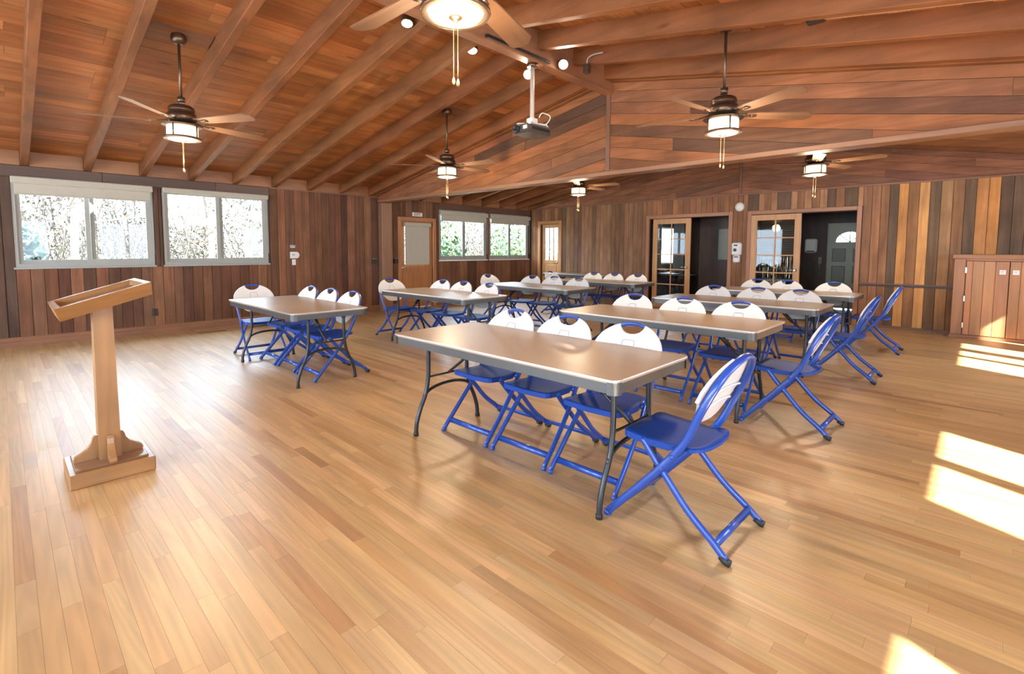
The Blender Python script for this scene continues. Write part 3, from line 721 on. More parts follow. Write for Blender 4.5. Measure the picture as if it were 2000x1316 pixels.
# ------------------------------------------------------------------ built-in cabinet by the end wall
cb = tag(empty('built_in_cabinet', (0, 10.4, 0)), 'low reddish wooden cabinet with plank doors against the end wall', 'cabinet')
CBC = (.36, .165, .074)
MB().box(-.30, XRW-.02, .02, .31, .05, 1.235).obj('cabinet_body', M_DARK, cb)
MB().cbox(-.335, XRW-.02, -.03, .31, 1.235, 1.305, .006).obj('cabinet_top', M_TRIMX, cb, (.33, .15, .064))
MB().cbox(-.325, XRW-.02, -.012, .31, 0, .05, .004).obj('plinth', M_TRIMX, cb, (.30, .13, .065))
MB().cbox(-.31, -.175, -.002, .31, .05, 1.235, .004).obj('face_stile', M_TRIMZ, cb, CBC)
MB().cbox(-.175, XRW-.02, -.002, .02, 1.205, 1.235, .002).obj('face_rail', M_TRIMX, cb, CBC)
MB().cbox(1.24, XRW-.02, -.002, .02, .05, 1.205, .004).obj('face_stile', M_TRIMZ, cb, CBC)
for di, (a, b) in enumerate(((-.17, .302), (.308, .77), (.776, 1.235))):
    dr = empty('cabinet_door', (a, 0, 0)); dr.parent = cb
    n = 4 if di == 0 else 4; e = [0, .075, .20, .325, b-a] if di == 0 else [0, .115, .235, .35, b-a]
    for j in range(n):
        MB().cbox(e[j]+.001, e[j+1]-.001, -.018, .0, .055, 1.20, .004).obj('door_plank', M_TRIMZ, dr, jit((.42, .195, .084) if j != 2 else (.46, .225, .10), .1))
    if di == 0:
        for z in (1.06, .62, .20): MB().cbox(-.012, .010, -.026, -.012, z-.045, z+.045, .003).obj('hinge', M_CHROME, dr)
for i, (x, z) in enumerate(((.232, 1.04), (.372, 1.04))):
    t = tag(empty('paper_notice', (x, 10.379, z)), ('small white notice taped to the first cabinet door', 'small white notice taped to the second cabinet door')[i], 'notice', 'cabinet notices')
    MB().box(-.034, .034, -.001, .001, -.034, .034).obj('sheet', M_PAPER, t)
    for zz, ww in ((.018, .020), (.002, .024), (-.016, .014)): MB().box(-ww, ww*.7, -.0018, -.001, zz-.003, zz+.003).obj('print_line', M_GREYP, t)

# ------------------------------------------------------------------ chairs
def spath(pts, n=6):
    P = [Vector(p) for p in pts]; out = []
    for i in range(len(P)-1):
        p0 = P[max(i-1, 0)]; p1 = P[i]; p2 = P[i+1]; p3 = P[min(i+2, len(P)-1)]
        for k in range(n):
            t = k/n
            out.append(.5*((2*p1)+(p2-p0)*t+(2*p0-5*p1+4*p2-p3)*t*t+(3*p1-p0-3*p2+p3)*t**3))
    out.append(P[-1]); return out
def build_chair():
    c = empty('folding_chair')
    # U-shaped frame: front foot - seat - oval back - other front foot
    half = [(0, .225, .012), (.13, .222, .155), (.26, .215, .302), (.345, .205, .41), (.405, .205, .50), (.445, .213, .59), (.482, .218, .67), (.522, .200, .76), (.552, .155, .825), (.572, .085, .865)]
    left = [(x, -y, z) for x, y, z in half]
    path = spath(half + [(.579, 0, .880)] + left[::-1], 4)
    MB().tube(path, .019, 8, .012, smooth=True).obj('back_frame', M_BLUE, c)
    for s in (-1, 1):
        rl = spath([(.172, s*.19, .442), (.235, s*.192, .365), (.30, s*.196, .295), (.415, s*.203, .172), (.53, s*.21, .082), (.598, s*.215, .022)], 4)
        MB().tube(rl, .013, 8, .018, upv=(0, 1, 0)).obj('rear_leg', M_BLUE, c)
        MB().tube([(.575, s*.213, .032), (.600, s*.215, .018), (.618, s*.2155, .014)], .018, 8, .016).obj('rubber_foot', M_BLACKR, c)
        MB().tube([(-.004, s*.2255, .001), (.014, s*.2248, .022)], .020, 8, .015).obj('front_foot', M_BLUE, c)
        MB().tube([(.335, s*.19, .425), (.375, s*.19, .452)], .012, 6).obj('seat_bracket', M_BLUE, c)
        for bx, bz in ((.285, .330), (.338, .402)):
            MB().lathe([(.011, -.004), (.011, .016), (.006, .020)], 8, (bx, s*.205 if s > 0 else s*.205-.0, bz), axis='y').obj('pivot_bolt', M_BLUE, c) if s > 0 else MB().lathe([(.006, -.020), (.011, -.016), (.011, .004)], 8, (bx, -.205, bz), axis='y').obj('pivot_bolt', M_BLUE, c)
    MB().tube([(.062, -.222, .072), (.062, .222, .072)], .019, 8, .009, upv=(.4, 0, 1)).obj('front_stretcher', M_BLUE, c)
    MB().tube([(.548, -.209, .069), (.548, .209, .069)], .020, 8, .010, upv=(-.5, 0, 1)).obj('rear_stretcher', M_BLUE, c)
    # seat: rounded front, waist at the frame, flared rear tab
    h = [(.062, .0), (.062, .150), (.070, .180), (.092, .196), (.20, .199), (.31, .192), (.345, .182), (.372, .176), (.392, .186), (.412, .196), (.435, .190), (.458, .160), (.476, .10), (.482, 0)]
    out = [(x, y) for x, y in h] + [(x, -y) for x, y in h[-2:0:-1]]
    def sz(x, y): return .452 + .010*math.exp(-((x-.07)/.06)**2)*0 - .014*math.sin(PI*min(max((x-.06)/.42, 0), 1)) + .02*(y/.2)**2*.4
    mb = MB(); n = len(out); cx_, cy_ = .26, 0
    rings = []
    for k, dz in ((1, 0),):
        pass
    lv = (1.0, .8, .55, .3)
    vs = []; fs = []
    for q in lv:
        for x, y in out: X_, Y_ = cx_+(x-cx_)*q, y*q; vs.append((X_, Y_, sz(X_, Y_)))
    for i in range(len(lv)-1):
        for j in range(n): k = (j+1) % n; fs.append((i*n+j, i*n+k, (i+1)*n+k, (i+1)*n+j))
    fs.append(tuple((len(lv)-1)*n+j for j in range(n)))
    nb = len(vs)
    for x, y in out: vs.append((x, y, sz(x, y)-(.030 if x < .33 else .014)))
    for x, y in out: vs.append((cx_+(x-cx_)*.93, y*.93, sz(x, y)-(.030 if x < .33 else .014)))
    for j in range(n): k = (j+1) % n; fs.append((j, nb+j, nb+k, k)); fs.append((nb+j, nb+n+j, nb+n+k, nb+k))
    fs.append(tuple(nb+n+j for j in range(n-1, -1, -1)))
    mb.add(vs, fs, True); mb.sm = [i < (len(lv)-1)*n+1 for i in range(len(fs))]
    mb.obj('seat', M_SEAT, c)
    # white back panel with hand notch
    def sx(z):
        T = [(.50, .405), (.59, .445), (.67, .482), (.76, .522), (.825, .552), (.88, .580)]
        for (a, b), (d, e) in zip(T[:-1], T[1:]):
            if z <= d or d == T[-1][0]: return b+(e-b)*(z-a)/(d-a)
    W = .243
    def zu(y):
        y = abs(y); z = .715+.174*math.sqrt(max(0, 1-(y/W)**2))
        if y < .088: z = min(z, .876-.056*math.sqrt(1-(y/.088)**2))
        return z
    def zl(y):
        y = abs(y)
        if y < .135: return .585-.038*math.sqrt(1-(y/.135)**2)
        t = (y-.135)/(W-.135); return .585+.105*(t**2*(3-2*t))**.8
    ys = sorted({round(v, 5) for v in [-W+.001, W-.001, -.088, .088, -.0875, .0875] + [W*math.sin(PI/2*k/13) for k in range(-12, 13)] + [.088*math.sin(PI/2*k/4) for k in range(-3, 4)]})
    NR = 7; rings_f, rings_b = [], []
    vs = []; fs = []
    def emit_side(off):
        b0 = len(vs)
        for y in ys:
            a, b = zl(y), zu(y)
            for k in range(NR+1):
                z = a+(b-a)*k/NR
                vs.append((sx(z)-off-.014+.022*(y/W)**2*-.6, y, z))
        return b0
    f0 = emit_side(.012); b0 = emit_side(-.002); nc = len(ys); R_ = NR+1
    for i in range(nc-1):
        for k in range(NR):
            fs.append((f0+i*R_+k, f0+i*R_+k+1, f0+(i+1)*R_+k+1, f0+(i+1)*R_+k))
            fs.append((b0+i*R_+k, b0+(i+1)*R_+k, b0+(i+1)*R_+k+1, b0+i*R_+k+1))
        fs.append((f0+i*R_, f0+(i+1)*R_, b0+(i+1)*R_, b0+i*R_)); fs.append((f0+i*R_+NR, b0+i*R_+NR, b0+(i+1)*R_+NR, f0+(i+1)*R_+NR))
    for i in (0, nc-1):
        for k in range(NR): fs.append((f0+i*R_+k, f0+i*R_+k+1, b0+i*R_+k+1, b0+i*R_+k))
    pn = MB().add(vs, fs, False).obj('back_panel', M_WHITEP, c)
    px = lambda z: sx(z)-.0275
    em = [(px(.70), -.052, .70), (px(.775), -.040, .775), (px(.785), -.030, .785), (px(.785), .030, .785), (px(.775), .040, .775), (px(.70), .052, .70)]
    MB().tube(spath(em, 3), .0028, 5).obj('raised_outline', M_EMB, pn)
    for zz, ww in ((.635, .15), (.70, .19)):   # stiffening ribs on the rear
        MB().tube([(sx(zz+.02*math.cos(t*1.5))-.008, ww*t, zz+.02*math.cos(t*1.5)) for t in [k/6 for k in range(-6, 7)]], .006, 5).obj('rear_rib', M_WHITEP, pn)
    return c
chair0 = build_chair(); used = [False]
def place_chair(x, y, rz, lab, grp):
    o = chair0 if not used[0] else copy_tree(chair0); used[0] = True
    o.location = (x, y, 0); o.rotation_euler = (0, 0, rz); tag(o, lab, 'chair', grp); return o

# ------------------------------------------------------------------ tables
TL, TW, TH = 1.87, .80, .75
def build_table():
    t = empty('folding_table'); hl, hw = TL/2, TW/2
    def rr(hx, hy, r, n=5):
        out = []
        for sx, sy, a0 in ((1, 1, 0), (-1, 1, PI/2), (-1, -1, PI), (1, -1, 1.5*PI)):
            for k in range(n+1): a = a0+PI/2*k/n; out.append((sx*(hx-r)+r*math.cos(a), sy*(hy-r)+r*math.sin(a)))
        return out
    top = rr(hl-.005, hw-.005, .045)
    MB().loft([[(x, y, TH-.018) for x, y in top], [(x, y, TH) for x, y in top]]).obj('tabletop', M_TOP, t)
    ed = rr(hl, hw, .05); ei = rr(hl-.006, hw-.006, .045)
    MB().loft([[(x, y, TH-.010) for x, y in ei], [(x, y, TH-.010) for x, y in ed], [(x, y, TH-.002) for x, y in ed], [(x*.999, y*.998, TH+.001) for x, y in ed], [(x, y, TH+.001) for x, y in ei]], caps=False, smooth=False).obj('edge_band', M_EDGE, t)
    ao = rr(hl-.008, hw-.008, .045); ai = rr(hl-.022, hw-.022, .035)
    MB().loft([[(x, y, TH-.010) for x, y in ai], [(x, y, TH-.068) for x, y in ai], [(x, y, TH-.068) for x, y in ao], [(x, y, TH-.010) for x, y in ao]], caps=False).obj('apron', M_APRON, t)
    MB().box(-hl+.03, hl-.03, -hw+.03, hw-.03, TH-.024, TH-.017).obj('underside', M_BROWNP, t)
    for sx, sy in ((1, 1), (1, -1), (-1, 1), (-1, -1)):   # corner castings
        q = [(sx*(hl-.055)+sx*.052*math.cos(PI/2*k/6), sy*(hw-.055)+sy*.052*math.sin(PI/2*k/6)) for k in range(7)]
        MB().loft([[(x, y, TH-.074) for x, y in q], [(x, y, TH-.012) for x, y in q]], caps=False, closed=False, smooth=True).obj('corner_cap', M_APRON, t)
    for sx in (-1, 1):
        xe = sx*.79
        for sy in (-1, 1):
            lp = spath([(xe, sy*.185, TH-.03), (xe, sy*.186, .54), (xe, sy*.190, .41), (xe, sy*.215, .29), (xe, sy*.262, .19), (xe, sy*.295, .09), (xe, sy*.302, .012)], 4)
            MB().tube(lp, .0155, 8).obj('leg', M_LEGS, t)
            MB().lathe([(.019, 0), (.019, .022), (.016, .026)], 8, (xe, sy*.302, 0)).obj('foot_cap', M_BLACKR, t)
            MB().cbox(xe-.02, xe+.02, sy*.185-.02, sy*.185+.02, TH-.10, TH-.025, .004).obj('leg_socket', M_LEGS, t)
        ar = [(xe, .235*math.cos(a), .245+.10*math.sin(a)**.8) for a in [PI*k/12 for k in range(13)]]
        MB().tube(ar, .012, 8).obj('arch_brace', M_LEGS, t)
        MB().tube([(xe, -.185, .415), (xe, .185, .415)], .008, 6).obj('leg_crossbar', M_LEGS, t)
        MB().tube([(xe, 0, .415), (xe-sx*.16, 0, .53), (xe-sx*.20, 0, .565)], .011, 7).obj('folding_brace', M_LEGS, t)
        MB().tube([(xe-sx*.18, 0, .55), (xe-sx*.36, 0, TH-.03)], .024, 6, .018, upv=(0, 1, 0)).obj('brace_bracket', M_BLACKP, t)
    return t
table0 = build_table(); tused = [False]
def place_table(x0, y0, lab, grp, rz=0):
    o = table0 if not tused[0] else copy_tree(table0); tused[0] = True
    o.location = (x0+TL/2, y0+TW/2, 0); o.rotation_euler = (0, 0, rz); tag(o, lab, 'table', grp); return o
ORD = ['nearest', 'second', 'third', 'farthest']
TY = [1.94, 3.86, 5.79, 7.74]
TCH = [(-2.62, -2.105, -1.60), (-2.67, -2.11, -1.575), (-2.58, -2.03, -1.54), (-2.64, -2.20, -1.56)]
LX = [-6.47, -6.38, -6.34, -6.30]; LY = [1.85, 3.86, 5.86, 7.77]
LCH = [(-6.11, -5.59, -5.05), (-5.99, -5.49, -4.95), (-5.89, -5.39, -4.85), (-5.85, -5.35, -4.83)]
TEND = [2.33, 4.27, 6.30, 8.24]; LEND = [2.25, 4.27, 6.38, 8.2]
SEATN = ['window-end', 'middle', 'door-end']
for i in range(4):
    place_table(-3.055, TY[i], 'tan-topped folding table, %s of the four in the french-door row' % ORD[i], 'french-door row tables')
    for j, x in enumerate(TCH[i]):
        place_chair(x, TY[i]+TW-.50+rnd.uniform(0, .012), PI/2+rnd.uniform(-.02, .02), 'white-backed blue chair, %s of three behind the %s table, french-door row' % (SEATN[j], ORD[i]), 'chairs of the french-door row')
    place_chair(-1.325, TEND[i], rnd.uniform(-.015, .015), 'white-backed blue chair at the outer end of the %s table, french-door row' % ORD[i], 'chairs of the french-door row')
for i in range(4):
    place_table(LX[i], LY[i], 'tan-topped folding table, %s of the four in the window-side row' % ORD[i], 'window-side row tables')
    for j, x in enumerate(LCH[i]):
        place_chair(x, LY[i]+TW-.50+rnd.uniform(0, .012), PI/2+rnd.uniform(-.02, .02), 'white-backed blue chair, %s of three behind the %s table, window-side row' % (SEATN[j], ORD[i]), 'chairs of the window-side row')
    place_chair(LX[i]+.16, LEND[i], PI+rnd.uniform(-.015, .015), 'white-backed blue chair at the window end of the %s table, window-side row' % ORD[i], 'chairs of the window-side row')
place_table(-8.22, 9.72, 'empty folding table against the end wall beside the nine-light door', 'window-side row tables')

# ------------------------------------------------------------------ lectern
lc = tag(empty('lectern', (-3.785, .40, 0)), 'oak lectern with a slanted tray on a single post', 'lectern')
MB().cbox(-.185, .185, -.20, .20, 0, .085, .006).obj('base', M_LECTY, lc)
MB().cbox(-.155, .155, -.17, .17, .084, .098, .004).obj('base_panel', M_LECTD, lc)
MB().loft([[(-.055, -.052, .09), (.062, -.052, .09), (.062, .052, .09), (-.055, .052, .09)], [(-.05, -.046, 1.03), (.055, -.046, 1.03), (.055, .046, 1.03), (-.05, .046, 1.03)]]).obj('post', M_LECT, lc)
prof = [(0, 0), (.115, 0), (.120, .012), (.112, .030), (.085, .045), (.055, .065), (.035, .095), (.028, .125), (.018, .14), (0, .142)]
for a, th in ((0, .016), (PI/2, .016), (PI, .016), (1.5*PI, .016)):
    ca, sa = math.cos(a), math.sin(a); off = .055 if a in (0, PI) else .047
    q = [((off+r)*ca - (-th)*sa, (off+r)*sa + (-th)*ca, .098+z) for r, z in prof]
    MB().prism(q, (-2*th*sa, 2*th*ca, 0)).obj('foot_bracket', M_LECT, lc)
def zt(yy): return 1.100+.30*yy       # rim height along the slant
def ring(hx, y0, y1, dz): return [(-hx+.0, y0, zt(y0)+dz), (hx, y0, zt(y0)+dz), (hx, y1, zt(y1)+dz), (-hx, y1, zt(y1)+dz)]
tr = MB(); HX = .262
A = ring(HX-.075, -.195, .222, -.085); B = ring(HX, -.222, .205, 0); Cc = ring(HX-.028, -.195, .178, 0); Dd = ring(HX-.045, -.185, .170, -.03)
tr.loft([A, B, Cc, Dd], caps=False); tr.add(A, [(3, 2, 1, 0)]); tr.obj('tray', M_LECTY, lc)
MB().add(ring(HX-.045, -.185, .170, -.030)+ring(HX-.045, -.185, .170, -.036), [(0, 1, 2, 3), (7, 6, 5, 4), (0, 4, 5, 1), (1, 5, 6, 2), (2, 6, 7, 3), (3, 7, 4, 0)]).obj('reading_surface', M_LECTD, lc)

# ------------------------------------------------------------------ ceiling fans
def build_fan():
    f = empty('ceiling_fan')                  # origin: centre of the lamp foot, z = 0 at z 2.39
    MB().lathe([(.02, 1.0)], 8) if False else None
    MB().lathe([(.02, .36), (.03, .36), (.034, .41), (.02, .415)], 14).obj('rod_collar', M_BRONZE, f)
    MB().lathe([(.03, .325), (.085, .33), (.105, .315), (.112, .285), (.10, .262), (.118, .255), (.125, .23), (.125, .20), (.10, .175), (.03, .17)], 28).obj('motor_housing', M_BRONZE, f)
    # light kit
    MB().lathe([(.02, .165), (.10, .165), (.165, .150), (.172, .143), (.165, .138), (.02, .14)], 30).obj('lamp_canopy', M_BRONZE, f)
    drum = MB().lathe([(.005, .135), (.128, .135), (.130, .125), (.130, .030), (.122, .012), (.09, .004), (.005, 0)], 30).obj('lamp_glass', M_DRUM, f)
    MB().lathe([(.131, .032), (.156, .032), (.159, .022), (.156, .012), (.131, .012), (.131, .032)], 30, caps=False).obj('lamp_ring', M_BRONZE, f)
    for k in range(4):
        a = PI/4+k*PI/2; p0 = (.137*math.cos(a), .137*math.sin(a))
        MB().tube([(*p0, .14), (*p0, .02)], .0065, 6).obj('lamp_strap', M_BRONZE, f)
    MB().lathe([(.004, -.022), (.010, -.020), (.014, -.012), (.030, -.004), (.034, .002), (.01, .004)], 14).obj('finial', M_BRONZE, f)
    for s, ln in ((-.014, .255), (.016, .27)):
        ch = MB().tube([(s, 0, -.01), (s, 0, -ln)], .0017, 5).obj('pull_chain', M_BRASS, f)
        MB().lathe([(.002, 0), (.006, -.01), (.008, -.022), (.005, -.032), (.001, -.034)], 8, (s, 0, -ln)).obj('chain_pull', M_BRASS, ch)
    return f
def blade_mesh():
    # blade lying along +x, pitched; outline widens outward, clipped tip
    o = [(.20, -.045), (.30, -.058), (.74, -.072), (.80, -.030), (.805, .020), (.775, .066), (.30, .055), (.20, .042)]
    p = -math.tan(math.radians(12))
    up_ = [(x, y, y*p+.004) for x, y in o]; dn = [(x, y, y*p-.004) for x, y in o]
    return MB().loft([dn, up_]).mesh('blade', M_BLADE)
def iron_mesh():
    mb = MB(); p = math.tan(math.radians(12))
    mb.tube([(.09, 0, .02), (.15, 0, .008), (.22, 0, -.006), (.27, 0, -.006)], .016, 8, .006, upv=(0, 1, 0))
    mb.lathe([(.004, -.010), (.03, -.009), (.03, -.004), (.004, -.003)], 10, (.27, 0, 0)); return mb.mesh('blade_iron', M_BRONZE)
BLADE, IRON = blade_mesh(), iron_mesh()
fan0 = build_fan(); fused = [False]
def place_fan(x, y, th, lab, side):
    f = fan0 if not fused[0] else copy_tree(fan0)
    if fused[0]:
        for ch in [c for c in f.children if c.name.startswith(('downrod', 'ceiling_canopy', 'blade'))]: D.objects.remove(ch)
    z0 = 2.39; f.location = (x, y, z0); tag(f, lab, 'ceiling fan', 'lit ceiling fans')
    return f, z0
def dress_fan(f, x, y, th):
    zc = zceil(x)-2.39; sg = SLOPE*(1 if x < XR else -1)
    MB().tube([(0, 0, .40), (0, 0, zc-.02)], .0125, 10).obj('downrod', M_BRONZE, f)
    c = MB(); c.lathe([(.02, zc-.10), (.04, zc-.098), (.062, zc-.075), (.068, zc-.05), (.062, zc-.02), (.055, zc+.012)], 20); c.obj('ceiling_canopy', M_BRONZE, f)
    MB().hexa([(-.12, -.27, zc-.02-sg*.12), (.12, -.27, zc-.02+sg*.12), (.12, .27, zc-.02+sg*.12), (-.12, .27, zc-.02-sg*.12)],
              [(-.12, -.27, zc+.004-sg*.12), (.12, -.27, zc+.004+sg*.12), (.12, .27, zc+.004+sg*.12), (-.12, .27, zc+.004-sg*.12)]).obj('mounting_plate', M_CEILY, f, (.27, .12, .06))
    for k in range(5):
        a = math.radians(th+72*k)
        b = link(BLADE, 'blade', f, None, (0, 0, .178)); b.rotation_euler = (0, 0, a)
        i = link(IRON, 'blade_iron', b)
fans = [(-5.61, 1.27, 30, 'ceiling fan with lit drum lamp above the lectern side, by the first windows'),
        (-5.67, 4.56, 16, 'ceiling fan with lit drum lamp hanging just before the gable beam, window side'),
        (-1.74, 4.56, 46, 'ceiling fan with lit drum lamp beneath the bare rafters, cabinet side'),
        (-1.75, 1.46, 38, 'closest ceiling fan, cut by the top of the picture, lamp seen from below'),
        (-5.65, 7.75, 14, 'small distant ceiling fan past the gable beam, near the corner windows'),
        (-1.74, 7.92, 70, 'distant ceiling fan past the gable beam, above the hall doorway')]
roots = []
for x, y, th, lab in fans:
    f = fan0 if not roots else copy_tree(fan0)
    f.location = (x, y, 2.39); tag(f, lab, 'ceiling fan', 'lit ceiling fans'); roots.append(f)
for f, (x, y, th, lab) in zip(roots, fans):
    dress_fan(f, x, y, th)
    l = D.lights.new('fan_lamp', 'POINT'); l.energy = 16; l.color = (1, .78, .52); l.shadow_soft_size = .13; l.specular_factor = 0
    lo = D.objects.new('fan_lamp', l); COL.objects.link(lo); lo.parent = f; lo.location = (0, 0, -.20)

# ------------------------------------------------------------------ spot lamps and wiring at the ridge
def spot(x, y, z, tilt, lab):
    t = tag(empty('spot_lamp', (x, y, z)), lab, 'spotlight', 'ridge spot lamps')
    t.rotation_euler = Vector(tilt).to_track_quat('-Z', 'Y').to_euler()
    MB().lathe([(.01, .095), (.035, .09), (.052, .06), (.062, .0), (.056, -.004), (.052, .004)], 20, caps=False).obj('lamp_housing', M_BRONZE, t)
    MB().lathe([(.050, .002), (.048, -.004), (.01, -.006)], 20).obj('lamp_lens', M_SPOT, t)
    MB().tube([(0, 0, .09), (0, 0, .16)], .012, 8).obj('lamp_stem', M_BRONZE, t)
    l = D.lights.new('spot_light', 'SPOT'); l.energy = 9; l.specular_factor = 0; l.color = (1, .82, .6); l.spot_size = 2.3; l.spot_blend = .7; l.shadow_soft_size = .05
    lo = D.objects.new('spot_light', l); COL.objects.link(lo); lo.parent = t; lo.location = (0, 0, -.03)
spot(-4.06, 2.79, 3.50, (.25, -.2, -1), 'lit round spot lamp nearest the closest fan')
spot(-4.07, 3.63, 3.49, (.25, -.2, -1), 'lit round spot lamp second along the ridge beam')
spot(-3.90, 4.34, 3.38, (.6, -.7, -.5), 'small lit spot lamp beside the projector pole')
spot(-3.55, 4.55, 3.46, (.6, -.8, -.6), 'lit tilted spot lamp at the ridge beside the junction box')
spot(-1.66, 7.74, 2.76, (.3, -.9, -.2), 'small tilted spot lamp just above the distant hall-side fan')
t = tag(empty('track_rail', (-3.605, 3.95, 3.44)), 'short black lighting track under the ridge beam', 'track')
MB().cbox(-.018, .018, -.55, .42, -.01, .02, .003).obj('track_body', M_BLACKP, t); MB().box(-.008, .008, -.54, .41, -.013, -.009).obj('track_slot', M_CHROME, t)
t = tag(empty('junction_box', (-3.40, 4.80, 3.44)), 'small metal junction box with looping cable at the ridge', 'junction box')
MB().cbox(-.035, .035, -.035, .035, -.05, .05, .006).obj('box_body', M_BROWNP, t); MB().tube(spath([(0, 0, .05), (.02, -.02, .10), (.10, -.04, .12), (.25, -.06, .10)], 4), .008, 6).obj('cable', M_GREYP, t)
t = tag(empty('conduit', (-.9, 4.36, 0)), 'slim conduit with black box running along a rafter past the cabinet-side fan', 'conduit')
MB().tube([(-.05, 0, zbot(-.95)+.045), (3.0, 0, zbot(2.1)+.045)], .012, 8).obj('conduit_pipe', M_POLE, t); MB().cbox(-.16, -.04, -.05, .05, zbot(-1.0)+.02, zbot(-1.0)+.09, .006).obj('conduit_box', M_BLACKP, t)

# ------------------------------------------------------------------ projector
t = tag(empty('projector', (-3.71, 4.20, 2.63)), 'ceiling projector on a pale pole below the ridge beam', 'projector')
MB().cbox(-.135, .135, -.19, .19, 0, .10, .018).obj('projector_body', M_PROJ, t)
MB().cbox(-.137, -.137+.274, -.15, .15, .028, .07, .004).obj('side_grille', M_BLACKP, t)
ln = MB().lathe([(.045, 0), (.045, -.03), (.036, -.032), (.03, -.01)], 18, (-.05, -.185, .055), axis='y').obj('lens', M_BLACKP, t)
MB().cbox(.04, .10, -.198, -.185, .035, .075, .003).obj('front_plate', M_WHITEP, t)
MB().lathe([(.024, .16), (.024, .80)], 14).obj('pole', M_POLE, t)
MB().cbox(-.045, .045, -.05, .05, .115, .19, .008).obj('mount_head', M_WHITEP, t)
for sx in (-1, 1):
    for sy in (-1, 1): MB().tube([(sx*.03, sy*.03, .13), (sx*.10, sy*.13, .125), (sx*.11, sy*.15, .09)], .011, 6).obj('mount_arm', M_WHITEP, t)
MB().tube(spath([(.07, .10, .10), (.11, .16, .17), (.09, .20, .24), (.03, .14, .27), (.06, .05, .20)], 5), .006, 6).obj('cable', M_WHITEP, t)
MB().lathe([(.06, .745), (.06, .785)], 16).obj('ceiling_plate', M_BRONZE, t)

# ------------------------------------------------------------------ wall devices
def text_obj(name, body, size, mat, parent, loc, rot):
    cu = D.curves.new(name, 'FONT'); cu.body = body; cu.size = size; cu.align_x = 'CENTER'; cu.align_y = 'CENTER'; cu.extrude = .001; cu.offset = size*.012
    cu.materials.append(mat); o = D.objects.new(name, cu); COL.objects.link(o); 
    bpy.context.view_layer.update()
    me = D.meshes.new_from_object(o.evaluated_get(bpy.context.evaluated_depsgraph_get())); D.objects.remove(o)
    o = link(me, name, parent, None, loc); o.rotation_euler = rot; return o
t = tag(empty('exit_sign', (XL+.012, 6.74, 2.155)), 'small white EXIT sign above the shaded door', 'sign')
MB().cbox(0, .012, -.14, .14, -.045, .045, .003).obj('sign_plate', M_WHITEB, t)
text_obj('lettering', 'EXIT', .088, M_REDINK, t, (.0135, 0, 0), (PI/2, 0, PI/2))
t = tag(empty('thermostat', (XL, 3.90, 1.235)), 'white rounded thermostat on the brown board wall', 'thermostat')
MB().prism([(.002, -.085, -.062), (.002, .025, -.062)] + [(.002, .025+.060*math.sin(PI*k/10), -.062*math.cos(PI*k/10)) for k in range(1, 10)] + [(.002, .025, .062), (.002, -.085, .062)], (.03, 0, 0)).obj('thermostat_body', M_WHITEB, t)
MB().box(.031, .0335, -.055, -.005, -.005, .018).obj('display', M_GREYP, t)
t = tag(empty('wall_sensor', (XL, 3.866, 1.40)), 'small grey box above the thermostat', 'sensor')
MB().cbox(.002, .03, -.048, .048, -.03, .03, .005).obj('sensor_case', M_GREYP, t); MB().box(.03, .032, -.04, .04, -.018, -.012).obj('sensor_slot', M_WHITEB, t)
t = tag(empty('light_switch', (XL, 3.885, 1.10)), 'white switch plate below the thermostat', 'switch')
MB().cbox(.002, .012, -.035, .035, -.055, .055, .003).obj('switch_plate', M_WHITEB, t); MB().cbox(.012, .022, -.008, .008, -.014, .014, .002).obj('toggle', M_WHITEP, t)
for y, lab in ((5.595, 'small black box with brass top on the boards before the pilaster'), (6.14, 'small black box between the pilaster and the exit door')):
    t = tag(empty('wall_box', (XL, y, 1.09)), lab, 'wall box', 'black wall boxes')
    MB().cbox(.003, .05, -.05, .05, -.06, .045, .004).obj('box_case', M_BLACKP, t); MB().cbox(.003, .054, -.052, .052, .046, .062, .003).obj('brass_cap', M_BRASS, t)
t = tag(empty('wall_outlet', (XL, 1.665, .335)), 'brown outlet low on the boards below the first window', 'outlet')
MB().cbox(.003, .012, -.038, .038, -.06, .06, .003).obj('outlet_plate', M_BROWNP, t); MB().cbox(.012, .018, -.018, .018, .008, .04, .003).obj('socket', M_BLACKP, t); MB().cbox(.012, .018, -.018, .018, -.04, -.008, .003).obj('socket', M_BLACKP, t)
t = tag(empty('smoke_detector', (-3.69, YB-.008, 2.255)), 'round white disc on the end wall between the doorways', 'detector')
MB().lathe([(.088, 0), (.088, -.02), (.075, -.036), (.03, -.042), (.002, -.042)], 28, axis='y').obj('detector_cover', M_WHITEB, t); MB().lathe([(.092, .004), (.092, -.006)], 28, axis='y').obj('detector_base', M_WHITEP, t)
t = tag(empty('sanitizer_dispenser', (-3.70, YB-.008, 1.10)), 'white hand sanitizer dispenser between the two doorways', 'dispenser')
MB().cbox(-.095, .095, -.11, 0, .15, .415, .02).obj('dispenser_cover', M_WHITEP, t); MB().cbox(-.065, .065, -.095, 0, 0, .15, .016).obj('drip_guard', M_WHITEP, t)
MB().box(-.045, .03, -.112, -.109, .345, .37).obj('printed_logo', M_INK, t); MB().lathe([(.034, -.109), (.034, -.112), (.02, -.1125)], 20, (-.02, 0, .26), axis='y').obj('view_window', M_BROWNP, t); MB().box(-.04, .045, -.097, -.094, .105, .125).obj('printed_label', M_INK, t)
